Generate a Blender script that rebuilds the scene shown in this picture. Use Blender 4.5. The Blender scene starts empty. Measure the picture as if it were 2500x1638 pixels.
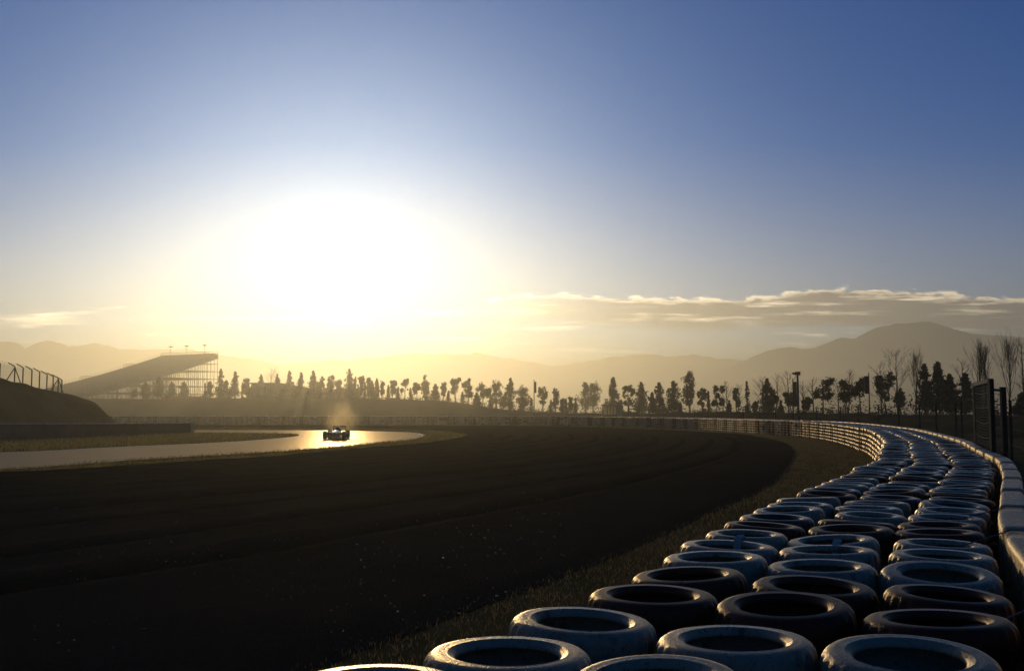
import bpy, math, random
import numpy as np
from mathutils import Vector, Matrix

# ---------------------------------------------------------------- camera, sky, sun, exposure
SC = bpy.context.scene
COL = SC.collection
PITCH = math.atan(182 / 2430.6)
cam_data = bpy.data.cameras.new("camera")
cam_data.sensor_width = 36
cam_data.lens = 35
cam_data.clip_start = 0.05
cam_data.clip_end = 20000
CAM = bpy.data.objects.new("camera", cam_data)
COL.objects.link(CAM)
CAM.location = (0, 0, 2.05)
CAM.rotation_euler = (math.pi / 2 + PITCH, 0, 0)
SC.camera = CAM
F, CX, CY, HC = 2430.6, 1250.0, 819.0, 2.05


def ray(x, y):
    "direction of photograph pixel (2500 x 1638)"
    a, b = x - CX, CY - y
    return Vector((a, F * math.cos(PITCH) - b * math.sin(PITCH), F * math.sin(PITCH) + b * math.cos(PITCH)))


def gp(x, y, z=0.0):
    d = ray(x, y)
    t = (z - HC) / d.z
    return (d.x * t, d.y * t)


def dp(x, y, dist):
    "point at forward distance dist on the ray of a photo pixel"
    d = ray(x, y)
    t = dist / d.y
    return Vector((d.x * t, dist, HC + d.z * t))


SUN_DIR = ray(832, 648).normalized()
SUN_EL = math.asin(SUN_DIR.z)
SUN_AZ = math.atan2(SUN_DIR.x, SUN_DIR.y)      # from +Y towards +X
sun_data = bpy.data.lights.new("sun", "SUN")
sun_data.energy = 5.0
sun_data.angle = math.radians(0.5)
sun_data.color = (1.0, 0.80, 0.50)
SUN = bpy.data.objects.new("sun", sun_data)
COL.objects.link(SUN)
SUN.location = (0, 0, 60)
SUN.rotation_euler = SUN_DIR.to_track_quat('Z', 'Y').to_euler()

SC.view_settings.view_transform = 'Standard'
SC.view_settings.look = 'None'
SC.view_settings.gamma = 1.0
SC.view_settings.exposure = -2.03
SC.view_settings.use_curve_mapping = False
SC.cycles.use_denoising = True
SC.cycles.max_bounces = 6
SC.cycles.volume_bounces = 1
SC.cycles.transparent_max_bounces = 24
SC.cycles.sample_clamp_indirect = 6.0

HAZE_DENSITY = 0.00064
HAZE_TOP = 111.0


class NG:
    "tiny node-graph helper"

    def __init__(self, tree):
        self.t = tree
        tree.nodes.clear()

    def n(self, kind, **kw):
        nd = self.t.nodes.new(kind)
        for k, v in kw.items():
            setattr(nd, k, v)
        return nd

    def link(self, a, b):
        self.t.links.new(a, b)

    def put(self, sock, v):
        if hasattr(v, 'is_output'):
            self.link(v, sock)
        else:
            sock.default_value = v

    def m(self, op, a, b=None, c=None, clamp=False):
        nd = self.n('ShaderNodeMath', operation=op, use_clamp=clamp)
        for i, v in enumerate((a, b, c)):
            if v is not None:
                self.put(nd.inputs[i], v)
        return nd.outputs[0]

    def vm(self, op, a, b=None, out=0):
        nd = self.n('ShaderNodeVectorMath', operation=op)
        self.put(nd.inputs[0], a)
        if b is not None:
            self.put(nd.inputs[1], b)
        return nd.outputs[out]

    def sstep(self, x, lo, hi):
        nd = self.n('ShaderNodeMapRange', interpolation_type='SMOOTHSTEP')
        self.put(nd.inputs[0], x)
        self.put(nd.inputs[1], lo)
        self.put(nd.inputs[2], hi)
        return nd.outputs[0]

    def mix(self, f, a, b):
        nd = self.n('ShaderNodeMix', data_type='RGBA')
        self.put(nd.inputs[0], f)
        self.put(nd.inputs[6], a if hasattr(a, 'is_output') else (*a, 1)[:4])
        self.put(nd.inputs[7], b if hasattr(b, 'is_output') else (*b, 1)[:4])
        return nd.outputs[2]

    def scale(self, col, f):
        return self.vm('SCALE', col) if False else self._scale(col, f)

    def _scale(self, col, f):
        nd = self.n('ShaderNodeVectorMath', operation='SCALE')
        self.put(nd.inputs[0], col if hasattr(col, 'is_output') else tuple(col)[:3])
        self.put(nd.inputs[3], f)
        return nd.outputs[0]

    def noise(self, vec, scale, detail=3, rough=0.55, out=0):
        nd = self.n('ShaderNodeTexNoise')
        if vec is not None:
            self.link(vec, nd.inputs['Vector'])
        nd.inputs['Scale'].default_value = scale
        nd.inputs['Detail'].default_value = detail
        nd.inputs['Roughness'].default_value = rough
        return nd.outputs[out]

    def curve(self, x, pts):
        nd = self.n('ShaderNodeFloatCurve')
        c = nd.mapping.curves[0]
        while len(c.points) < len(pts):
            c.points.new(0.5, 0.5)
        for p, q in zip(c.points, pts):
            p.location = q
        nd.mapping.update()
        self.put(nd.inputs['Value'], x)
        return nd.outputs[0]


SKY_STRENGTH = 0.05
SKY_TINT = (.2, 2.3, 5.5)
GLOW = [(.8, 11.5), (.8, 17.0), (1.0, 3.0)]


def make_world():
    w = bpy.data.worlds.new("World")
    SC.world = w
    w.use_nodes = True
    g = NG(w.node_tree)
    tc = g.n('ShaderNodeTexCoord')
    d = g.vm('NORMALIZE', tc.outputs['Generated'])
    sky = g.n('ShaderNodeTexSky', sky_type='NISHITA')
    sky.sun_disc = False
    sky.sun_elevation = SUN_EL
    sky.sun_rotation = SUN_AZ
    sky.altitude = 100
    sky.air_density = 1.0
    sky.dust_density = 0.6
    sky.ozone_density = 3.0
    sep = g.n('ShaderNodeSeparateXYZ')
    g.link(d, sep.inputs[0])
    X, Y, Z = sep.outputs
    base = g.vm('MULTIPLY', sky.outputs[0], tuple(SKY_STRENGTH * c for c in SKY_TINT))
    # aureole: forward scattering of the real sun in dusty air
    dot = g.vm('DOT_PRODUCT', d, tuple(SUN_DIR), out=1)
    ang = g.m('ARCCOSINE', g.m('MINIMUM', dot, 1.0))
    total = base
    for (s, wd), colr in zip(GLOW, ((1, .88, .70), (.05, .35, .9), (1, .95, .8))):
        q = g.m('MULTIPLY', ang, 1.0 / math.radians(wd))
        e = g.m('EXPONENT', g.m('MULTIPLY', g.m('MULTIPLY', q, q), -1.0))
        total = g.vm('ADD', total, g.scale(colr, g.m('MULTIPLY', e, s)))
    low = g.m('EXPONENT', g.m('MULTIPLY', g.m('MAXIMUM', Z, 0.0), -1 / .055))
    total = g.vm('ADD', total, g.scale((1.0, .80, .46), g.m('MULTIPLY', low, g.m('MULTIPLY', g.m('EXPONENT', g.m('MULTIPLY', ang, -1.0)), 4.6))))
    zz = g.m('DIVIDE', g.m('MAXIMUM', Z, 0.0), .14)
    wide = g.m('EXPONENT', g.m('MULTIPLY', g.m('MULTIPLY', zz, zz), -1.0))
    total = g.vm('ADD', total, g.scale((1.0, .96, .72), g.m('MULTIPLY', wide, g.m('MULTIPLY', g.m('EXPONENT', g.m('MULTIPLY', ang, -1.8)), 2.5))))
    # clouds low over the hills, direction space: u = tan(azimuth), v = tan(elevation)
    yy = g.m('MAXIMUM', Y, 0.05)
    u = g.m('DIVIDE', X, yy)
    v = g.m('DIVIDE', Z, yy)
    cv = g.n('ShaderNodeCombineXYZ')
    g.link(g.m('MULTIPLY', u, 9.0), cv.inputs[0])
    g.link(g.m('MULTIPLY', v, 95.0), cv.inputs[1])
    n1 = g.noise(cv.outputs[0], 1.0, 6, .6)
    cv2 = g.n('ShaderNodeCombineXYZ')
    g.link(g.m('MULTIPLY', u, 46.0), cv2.inputs[0])
    g.link(g.m('MULTIPLY', v, 120.0), cv2.inputs[1])
    n2 = g.noise(cv2.outputs[0], 1.0, 4, .6)
    uu = g.m('ADD', g.m('MULTIPLY', u, 1 / 1.3), 0.5, clamp=True)

    def P(px, py):
        return ((px - 1250) / 2430.6 / 1.3 + .5, (1001 - py) / 2430.6 / 0.2)
    top = g.m('MULTIPLY', g.curve(uu, [(0, .3), P(0, 760), P(126, 747), P(300, 750), P(500, 768), P(800, 772), P(1100, 750), P(1306, 716), P(1512, 722),
                                       P(1864, 722), P(1982, 702), P(2276, 710), P(2500, 728), (1, .55)]), 0.2)
    bot = g.m('MULTIPLY', g.curve(uu, [(0, .25), P(0, 795), P(126, 788), P(300, 778), P(500, 785), P(800, 785), P(1100, 775), P(1306, 785), P(1512, 800),
                                       P(1864, 806), P(1982, 800), P(2276, 815), P(2500, 825), (1, .3)]), 0.2)
    below = g.m('SUBTRACT', g.m('ADD', top, g.m('MULTIPLY', g.m('SUBTRACT', n2, .5), .018)), v)
    above = g.m('SUBTRACT', v, g.m('ADD', bot, g.m('MULTIPLY', g.m('SUBTRACT', n1, .5), .016)))
    cover = g.m('MULTIPLY', g.sstep(below, 0.0, .004), g.sstep(above, -.004, .010))
    # solid towards the right, wispy on the left and under the sun
    solid = g.sstep(u, -.10, .22)
    wisp = g.sstep(n1, .45, .62)
    thick = g.m('ADD', g.m('MULTIPLY', solid, .92), g.m('MULTIPLY', g.m('SUBTRACT', 1.0, solid), g.m('MULTIPLY', wisp, .9)))
    cover = g.m('MULTIPLY', cover, thick)
    streak = g.m('MULTIPLY', g.sstep(n1, .50, .66), g.sstep(below, .045, .004))
    rim = g.m('MAXIMUM', g.m('MULTIPLY', g.sstep(below, .0075, .001), g.sstep(n2, .25, .6)), g.m('MULTIPLY', streak, .85))
    rim = g.m('MAXIMUM', rim, g.m('SUBTRACT', 1.0, g.sstep(u, -.2, .12)))
    near = g.m('EXPONENT', g.m('MULTIPLY', ang, -3.0))
    bright = g.scale((1.30, 1.05, .70), g.m('ADD', g.m('MULTIPLY', near, 20.0), 3.6))
    dark = g.scale((.46, .40, .33), g.m('ADD', g.m('MULTIPLY', near, 6.0), .9))
    ccol = g.mix(rim, dark, bright)
    total = g.mix(cover, total, ccol)
    # thin glowing bars of cloud under the bank, towards the horizon
    bar = g.m('MULTIPLY', g.sstep(n1, .56, .70), g.m('MULTIPLY', g.sstep(v, .035, .06), g.sstep(v, .10, .085)))
    total = g.mix(g.m('MULTIPLY', bar, .6), total, bright)
    bg = g.n('ShaderNodeBackground')
    g.link(total, bg.inputs[0])
    bg.inputs[1].default_value = 1.0
    out = g.n('ShaderNodeOutputWorld')
    g.link(bg.outputs[0], out.inputs[0])


make_world()


# ---------------------------------------------------------------- helpers
RNG = np.random.default_rng(7)
random.seed(7)


def tag(o, label=None, cat=None, group=None, kind=None):
    if label:
        o["label"] = label
    if cat:
        o["category"] = cat
    if group:
        o["group"] = group
    if kind:
        o["kind"] = kind
    return o


def empty(name, loc=(0, 0, 0), rz=0.0):
    o = bpy.data.objects.new(name, None)
    o.empty_display_size = 0.2
    COL.objects.link(o)
    o.location = loc
    o.rotation_euler = (0, 0, rz)
    return o


def link_mesh(name, me, mats, parent=None, loc=None):
    o = bpy.data.objects.new(name, me)
    for m in (mats if isinstance(mats, (list, tuple)) else [mats]):
        if m is not None and len(me.materials) < 8 and m.name not in [x.name for x in me.materials]:
            me.materials.append(m)
    COL.objects.link(o)
    if parent is not None:
        o.parent = parent
    if loc is not None:
        o.location = loc
    return o


def np_mesh(name, verts, faces, smooth=False, mat_idx=None, uv=None):
    "faces: (n,3) or (n,4) integer array"
    verts = np.asarray(verts, np.float32)
    faces = np.asarray(faces, np.int32)
    k = faces.shape[1]
    me = bpy.data.meshes.new(name)
    me.vertices.add(len(verts))
    me.vertices.foreach_set("co", verts.ravel())
    me.loops.add(faces.size)
    me.loops.foreach_set("vertex_index", faces.ravel())
    me.polygons.add(len(faces))
    me.polygons.foreach_set("loop_start", np.arange(len(faces), dtype=np.int32) * k)
    me.polygons.foreach_set("loop_total", np.full(len(faces), k, np.int32))
    if smooth:
        me.polygons.foreach_set("use_smooth", np.ones(len(faces), bool))
    if mat_idx is not None:
        me.polygons.foreach_set("material_index", np.asarray(mat_idx, np.int32))
    if uv is not None:
        l = me.uv_layers.new(name="uv")
        l.data.foreach_set("uv", np.asarray(uv, np.float32)[faces.ravel()].ravel())
    me.update(calc_edges=True)
    return me


class MB:
    "collects simple solids; build() links them as one mesh object"

    def __init__(self):
        self.v, self.f, self.mi = [], [], []
        self.cur = 0

    def add(self, vs, fs):
        b = len(self.v)
        self.v += [tuple(p) for p in vs]
        self.f += [tuple(i + b for i in q) for q in fs]
        self.mi += [self.cur] * len(fs)
        return self

    def box(self, c, s, rot=None, taper=1.0):
        hx, hy, hz = s[0] / 2, s[1] / 2, s[2] / 2
        vs = []
        for z in (-hz, hz):
            t = taper if z > 0 else 1.0
            for x, y in ((-hx, -hy), (hx, -hy), (hx, hy), (-hx, hy)):
                p = Vector((x * t, y * t, z))
                if rot is not None:
                    p = rot @ p
                vs.append(p + Vector(c))
        self.add(vs, [(0, 3, 2, 1), (4, 5, 6, 7), (0, 1, 5, 4), (1, 2, 6, 5), (2, 3, 7, 6), (3, 0, 4, 7)])
        return self

    def tube(self, p0, p1, r0, r1=None, n=6, cap=True):
        r1 = r0 if r1 is None else r1
        p0, p1 = Vector(p0), Vector(p1)
        ax = p1 - p0
        if ax.length < 1e-6:
            return self
        ax.normalize()
        a = ax.orthogonal().normalized()
        b = ax.cross(a)
        vs = []
        for p, r in ((p0, r0), (p1, r1)):
            for i in range(n):
                t = 2 * math.pi * i / n
                vs.append(p + (a * math.cos(t) + b * math.sin(t)) * r)
        fs = [(i, (i + 1) % n, n + (i + 1) % n, n + i) for i in range(n)]
        if cap:
            fs += [tuple(range(n))[::-1], tuple(range(n, 2 * n))]
        return self.add(vs, fs)

    def path(self, pts, r, n=6):
        for a, b in zip(pts[:-1], pts[1:]):
            self.tube(a, b, r, n=n)
        return self

    def loft(self, rings, close=True, caps=True):
        k = len(rings[0])
        vs = [p for r in rings for p in r]
        fs = []
        for i in range(len(rings) - 1):
            for j in range(k if close else k - 1):
                j2 = (j + 1) % k
                fs.append((i * k + j, i * k + j2, (i + 1) * k + j2, (i + 1) * k + j))
        if caps:
            fs.append(tuple(range(k))[::-1])
            fs.append(tuple((len(rings) - 1) * k + j for j in range(k)))
        return self.add(vs, fs)

    def lathe(self, prof, n=24, axis='z', c=(0, 0, 0), closed=False):
        rings = []
        for r, h in prof:
            ring = []
            for i in range(n):
                t = 2 * math.pi * i / n
                x, y = r * math.cos(t), r * math.sin(t)
                if axis == 'z':
                    ring.append((c[0] + x, c[1] + y, c[2] + h))
                else:
                    ring.append((c[0] + h, c[1] + x, c[2] + y))
            rings.append(ring)
        if closed:
            rings.append(rings[0])
        return self.loft(rings, caps=not closed)

    def build(self, name, mats, parent=None, smooth=False, loc=None):
        me = bpy.data.meshes.new(name)
        me.from_pydata(self.v, [], self.f)
        me.polygons.foreach_set("material_index", np.array(self.mi, np.int32))
        if smooth:
            me.polygons.foreach_set("use_smooth", np.ones(len(self.f), bool))
        me.update()
        return link_mesh(name, me, mats, parent, loc)


def mat(name, col, rough=.8, var=.25, scale=4.0, spec=.5, metal=0.0, bump=0.0, bscale=40.0, col2=None, coat=0.0, transl=0.0, detail=4):
    m = bpy.data.materials.new(name)
    m.use_nodes = True
    g = NG(m.node_tree)
    tc = g.n('ShaderNodeTexCoord')
    v = tc.outputs['Object']
    n = g.noise(v, scale, detail, .6)
    c2 = col2 or tuple(c * (1 - var) for c in col)
    c1 = col if col2 else tuple(min(1, c * (1 + var)) for c in col)
    f = g.sstep(n, .32, .68)
    p = g.n('ShaderNodeBsdfPrincipled')
    g.link(g.mix(f, c2, c1), p.inputs['Base Color'])
    g.link(g.m('ADD', rough - .08, g.m('MULTIPLY', n, .16)), p.inputs['Roughness'])
    p.inputs['Specular IOR Level'].default_value = spec
    p.inputs['Metallic'].default_value = metal
    p.inputs['Coat Weight'].default_value = coat
    if bump:
        b = g.n('ShaderNodeBump')
        b.inputs['Strength'].default_value = 1.0
        b.inputs['Distance'].default_value = bump
        g.link(g.noise(v, bscale, 4, .65), b.inputs['Height'])
        g.link(b.outputs[0], p.inputs['Normal'])
    out = g.n('ShaderNodeOutputMaterial')
    if transl:
        t = g.n('ShaderNodeBsdfTranslucent')
        g.link(g.mix(f, c2, c1), t.inputs[0])
        ms = g.n('ShaderNodeMixShader')
        ms.inputs[0].default_value = transl
        g.link(p.outputs[0], ms.inputs[1])
        g.link(t.outputs[0], ms.inputs[2])
        g.link(ms.outputs[0], out.inputs[0])
    else:
        g.link(p.outputs[0], out.inputs[0])
    return m


M = {}
M['grass'] = mat('dry_grass', (.18, .105, .034), .9, col2=(.09, .068, .02), scale=.35, spec=0, bump=.01, bscale=14)
M['blade'] = mat('grass_blades', (.50, .34, .08), .55, col2=(.26, .20, .045), scale=1.2, spec=.5, transl=.6)
M['near_blade'] = mat('dry_verge_blades', (.36, .23, .09), .6, col2=(.17, .14, .045), scale=1.5, spec=.3, transl=.5)
M['bank'] = mat('bank_grass', (.110, .064, .026), .95, col2=(.045, .042, .016), scale=.25, spec=0, bump=.03, bscale=5)
M['hill'] = mat('wooded_hills', (.055, .060, .035), .95, col2=(.035, .04, .025), scale=.03, spec=0, bump=1.5, bscale=.15)
M['leaf'] = mat('foliage', (.055, .065, .022), .6, col2=(.03, .04, .014), scale=1.1, spec=.3, transl=.30)
M['leaf_dark'] = mat('dark_foliage', (.038, .048, .018), .65, col2=(.02, .028, .010), scale=1.1, spec=.3, transl=.22)
M['bark'] = mat('bark', (.07, .05, .035), .9, scale=6, spec=.2)
M['white'] = None
M['concrete'] = mat('concrete', (.34, .28, .21), .30, var=.4, scale=2.5, spec=.6, bump=.002, bscale=40)
M['steel'] = mat('galvanised_steel', (.10, .10, .095), .6, var=.2, scale=5, metal=.3)
M['dark_steel'] = mat('dark_steel', (.022, .022, .022), .75, var=.2, scale=5, spec=.15)
M['belt'] = mat('rubber_belt', (.035, .035, .035), .6, var=.4, scale=1.0, spec=.4, bump=.004, bscale=20)
M['deck'] = mat('stand_boards', (.085, .085, .08), .7, var=.25, scale=1.0, spec=.3)
M['orange'] = mat('orange_netting', (.42, .06, .012), .7, var=.3, scale=2.0, transl=.5)
M['wall'] = mat('building_wall', (.20, .17, .14), .8, var=.2, scale=1.5)
M['roof'] = mat('roof_sheet', (.16, .14, .12), .6, var=.2, scale=2)
M['pane'] = mat('frosted_panel', (.80, .72, .50), .4, var=.1, scale=3, transl=.85)
M['paint_white'] = mat('line_paint', (.75, .75, .72), .6, var=.15, scale=3)


def catmull(pts, step=.5, smooth=0):
    P = np.array(pts, float)
    # dense linear resample, then smooth, then arc-length resample
    seg = np.r_[0, np.cumsum(np.linalg.norm(np.diff(P, axis=0), axis=1))]
    n = max(8, int(seg[-1] / step))
    out = []
    Q = np.vstack([2 * P[0] - P[1], P, 2 * P[-1] - P[-2]])
    for i in range(len(P) - 1):
        p0, p1, p2, p3 = Q[i:i + 4]
        k = max(4, int((seg[i + 1] - seg[i]) / step * 2))
        # centripetal-ish: scale tangents by the chord
        c = seg[i + 1] - seg[i]
        m1 = (p2 - p0) / (np.linalg.norm(p2 - p1) + np.linalg.norm(p1 - p0)) * c
        m2 = (p3 - p1) / (np.linalg.norm(p3 - p2) + np.linalg.norm(p2 - p1)) * c
        t = np.linspace(0, 1, k, endpoint=False)[:, None]
        out.append((2 * t**3 - 3 * t**2 + 1) * p1 + (t**3 - 2 * t**2 + t) * m1 + (-2 * t**3 + 3 * t**2) * p2 + (t**3 - t**2) * m2)
    R = np.vstack(out + [P[-1:]])
    s = np.r_[0, np.cumsum(np.linalg.norm(np.diff(R, axis=0), axis=1))]
    u = np.linspace(0, s[-1], n)
    R = np.stack([np.interp(u, s, R[:, i]) for i in range(R.shape[1])], 1)
    if smooth:
        k = np.ones(2 * smooth + 1) / (2 * smooth + 1)
        pad = np.vstack([2 * R[0] - R[1:smooth + 1][::-1], R, 2 * R[-1] - R[-smooth - 1:-1][::-1]])
        R = np.stack([np.convolve(pad[:, i], k, 'valid') for i in range(R.shape[1])], 1)
    return R


def resample(R, n):
    s = np.r_[0, np.cumsum(np.linalg.norm(np.diff(R, axis=0), axis=1))]
    u = np.linspace(0, s[-1], n)
    return np.stack([np.interp(u, s, R[:, i]) for i in range(R.shape[1])], 1), u


def grid_faces(nu, nv):
    i = np.arange(nu - 1)[:, None] * nv + np.arange(nv - 1)[None, :]
    i = i.ravel()
    return np.stack([i, i + nv, i + nv + 1, i + 1], 1)


def vnoise(x, y, seed=0):
    "smooth value noise"
    r = np.random.default_rng(seed).random((64, 64))
    xi, yi = np.floor(x).astype(int), np.floor(y).astype(int)
    fx, fy = x - xi, y - yi
    fx, fy = fx * fx * (3 - 2 * fx), fy * fy * (3 - 2 * fy)
    g = lambda a, b: r[a % 64, b % 64]
    return (g(xi, yi) * (1 - fx) + g(xi + 1, yi) * fx) * (1 - fy) + (g(xi, yi + 1) * (1 - fx) + g(xi + 1, yi + 1) * fx) * fy


def up_faces(v, f):
    "flip a ground sheet's faces so its normals look up"
    a, b, c = v[f[0, 0]], v[f[0, 1]], v[f[0, 2]]
    return f if np.cross(b - a, c - a)[2] > 0 else f[:, ::-1]


# ---------------------------------------------------------------- ground, track, gravel trap, hills
def build_ground():
    # one sheet, finer near the camera
    a = np.r_[-3000, -1500, -700, np.arange(-400, 401, 20), 700, 1500, 3000].astype(float)
    X, Y = np.meshgrid(a, a, indexing='ij')
    v = np.stack([X.ravel(), Y.ravel() + 1150 * (np.abs(Y.ravel()) > 2000), np.zeros(X.size)], 1)
    f = up_faces(v, grid_faces(len(a), len(a)))
    o = link_mesh('ground', np_mesh('ground', v, f), M['grass'])
    tag(o, kind='structure')


TRACK_OUT = [(-60, 12), (-38, 22.5)] + [gp(x, y) for x, y in ((0, 1149), (250, 1130), (500, 1113.6), (620, 1107.7), (710, 1102), (815, 1093.6), (920, 1083), (1000, 1075.9),
             (1028, 1070), (1044, 1063), (1013, 1056.6), (950, 1053.6), (800, 1050.9), (600, 1050), (460, 1050.3))] + [(-60, 98), (-80, 92)]
TRACK_IN = [(-66, 24), (-44, 36)] + [gp(x, y) for x, y in ((0, 1105), (250, 1093), (500, 1082), (605, 1076), (710, 1067), (730, 1062), (700, 1059.6),
            (600, 1058), (500, 1057.2), (400, 1057))] + [(-56, 84), (-76, 79)]
STRIP_OUT = [(-62, 8), (-38, 18)] + [gp(x, y) for x, y in ((0, 1157.5), (250, 1143), (500, 1127), (620, 1119.5), (710, 1111.5), (815, 1102), (920, 1093.6), (1000, 1087), (1076, 1077),
             (1129, 1066), (1114, 1062), (1051, 1055.2), (950, 1051.6), (800, 1048.9), (600, 1048), (460, 1048.3))] + [(-62, 103), (-84, 97)]
GRAVEL_OUT = [(-12, -12), (-6.5, -1), (-2.6, 6)] + [gp(x, y) for x, y in ((1300, 1437), (1502, 1366), (1703, 1270), (1850, 1207), (1891, 1186),
              (1943, 1123), (1940, 1095.6), (1900, 1076), (1796, 1060), (1650, 1052), (1454, 1044), (1300, 1040))] + [(-10, 131), (-30, 134), (-60, 132)]


def loft_sheet(name, A, B, nu, nv, z, m, smooth=True):
    A, _ = resample(A, nu)
    B, _ = resample(B, nu)
    t = np.linspace(0, 1, nv)[None, :, None]
    XY = A[:, None, :] * (1 - t) + B[:, None, :] * t
    s = np.r_[0, np.cumsum(np.linalg.norm(np.diff((A + B) / 2, axis=0), axis=1))]
    w = np.linalg.norm(B - A, axis=1)
    uv = np.stack([np.broadcast_to(s[:, None], (nu, nv)), w[:, None] * t[:, :, 0]], 2).reshape(-1, 2)
    Z = np.zeros((nu, nv)) + z
    return XY, Z, uv


def sheet_obj(name, XY, Z, uv, m):
    v = np.concatenate([XY.reshape(-1, 2), Z.reshape(-1, 1)], 1)
    f = up_faces(v, grid_faces(*Z.shape))
    return link_mesh(name, np_mesh(name, v, f, smooth=True, uv=uv), m)


def asphalt_mat():
    m = bpy.data.materials.new('asphalt')
    m.use_nodes = True
    g = NG(m.node_tree)
    tc = g.n('ShaderNodeTexCoord')
    mp = g.n('ShaderNodeMapping')
    g.link(tc.outputs['UV'], mp.inputs[0])
    mp.inputs['Scale'].default_value = (.02, .9, 1)
    st = g.noise(mp.outputs[0], 1.0, 4, .55)
    fine = g.noise(tc.outputs['Object'], 9.0, 3, .7)
    d = g.n('ShaderNodeBsdfDiffuse')
    g.link(g.mix(g.sstep(st, .35, .65), (.038, .034, .028), (.065, .057, .046)), d.inputs['Color'])
    gl = g.n('ShaderNodeBsdfGlossy')
    gl.inputs['Color'].default_value = (1.0, .76, .45, 1)
    g.link(g.m('ADD', .20, g.m('MULTIPLY', g.m('ADD', st, g.m('MULTIPLY', fine, .4)), .16)), gl.inputs['Roughness'])
    b = g.n('ShaderNodeBump')
    b.inputs['Distance'].default_value = .004
    g.link(g.noise(tc.outputs['Object'], 60, 3, .7), b.inputs['Height'])
    g.link(b.outputs[0], d.inputs['Normal'])
    g.link(b.outputs[0], gl.inputs['Normal'])
    ms = g.n('ShaderNodeMixShader')
    ms.inputs[0].default_value = .26
    g.link(d.outputs[0], ms.inputs[1])
    g.link(gl.outputs[0], ms.inputs[2])
    out = g.n('ShaderNodeOutputMaterial')
    g.link(ms.outputs[0], out.inputs[0])
    return m


def gravel_mat():
    m = bpy.data.materials.new('gravel')
    m.use_nodes = True
    g = NG(m.node_tree)
    tc = g.n('ShaderNodeTexCoord')
    v = tc.outputs['Object']
    n = g.noise(v, .25, 4, .6)
    vo = g.n('ShaderNodeTexVoronoi')
    g.link(v, vo.inputs['Vector'])
    vo.inputs['Scale'].default_value = 38
    p = g.n('ShaderNodeBsdfPrincipled')
    c = g.mix(g.sstep(n, .3, .7), (.024, .019, .012), (.037, .029, .018))
    c = g.mix(g.m('MULTIPLY', vo.outputs['Color'], .5), c, (.05, .039, .026))
    at = g.n('ShaderNodeAttribute', attribute_name='furrow_shade')
    c = g.mix(g.m('MULTIPLY', at.outputs['Fac'], .8), c, (.006, .005, .004))      # shade of the raked furrows, painted dark into the gravel colour
    g.link(c, p.inputs['Base Color'])
    p.inputs['Roughness'].default_value = .85
    p.inputs['Specular IOR Level'].default_value = 0.0
    b = g.n('ShaderNodeBump')
    b.inputs['Distance'].default_value = .004
    g.link(g.m('ADD', vo.outputs['Distance'], g.noise(v, 14, 4, .7)), b.inputs['Height'])
    g.link(b.outputs[0], p.inputs['Normal'])
    out = g.n('ShaderNodeOutputMaterial')
    g.link(p.outputs[0], out.inputs[0])
    return m


M['asphalt'] = asphalt_mat()
M['gravel'] = gravel_mat()
C_OUT = catmull(TRACK_OUT, .5, 3)
C_IN = catmull(TRACK_IN, .5, 3)
C_STRIP = catmull(STRIP_OUT, .5, 3)
C_GRAV = catmull(GRAVEL_OUT, .5, 6)


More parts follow.
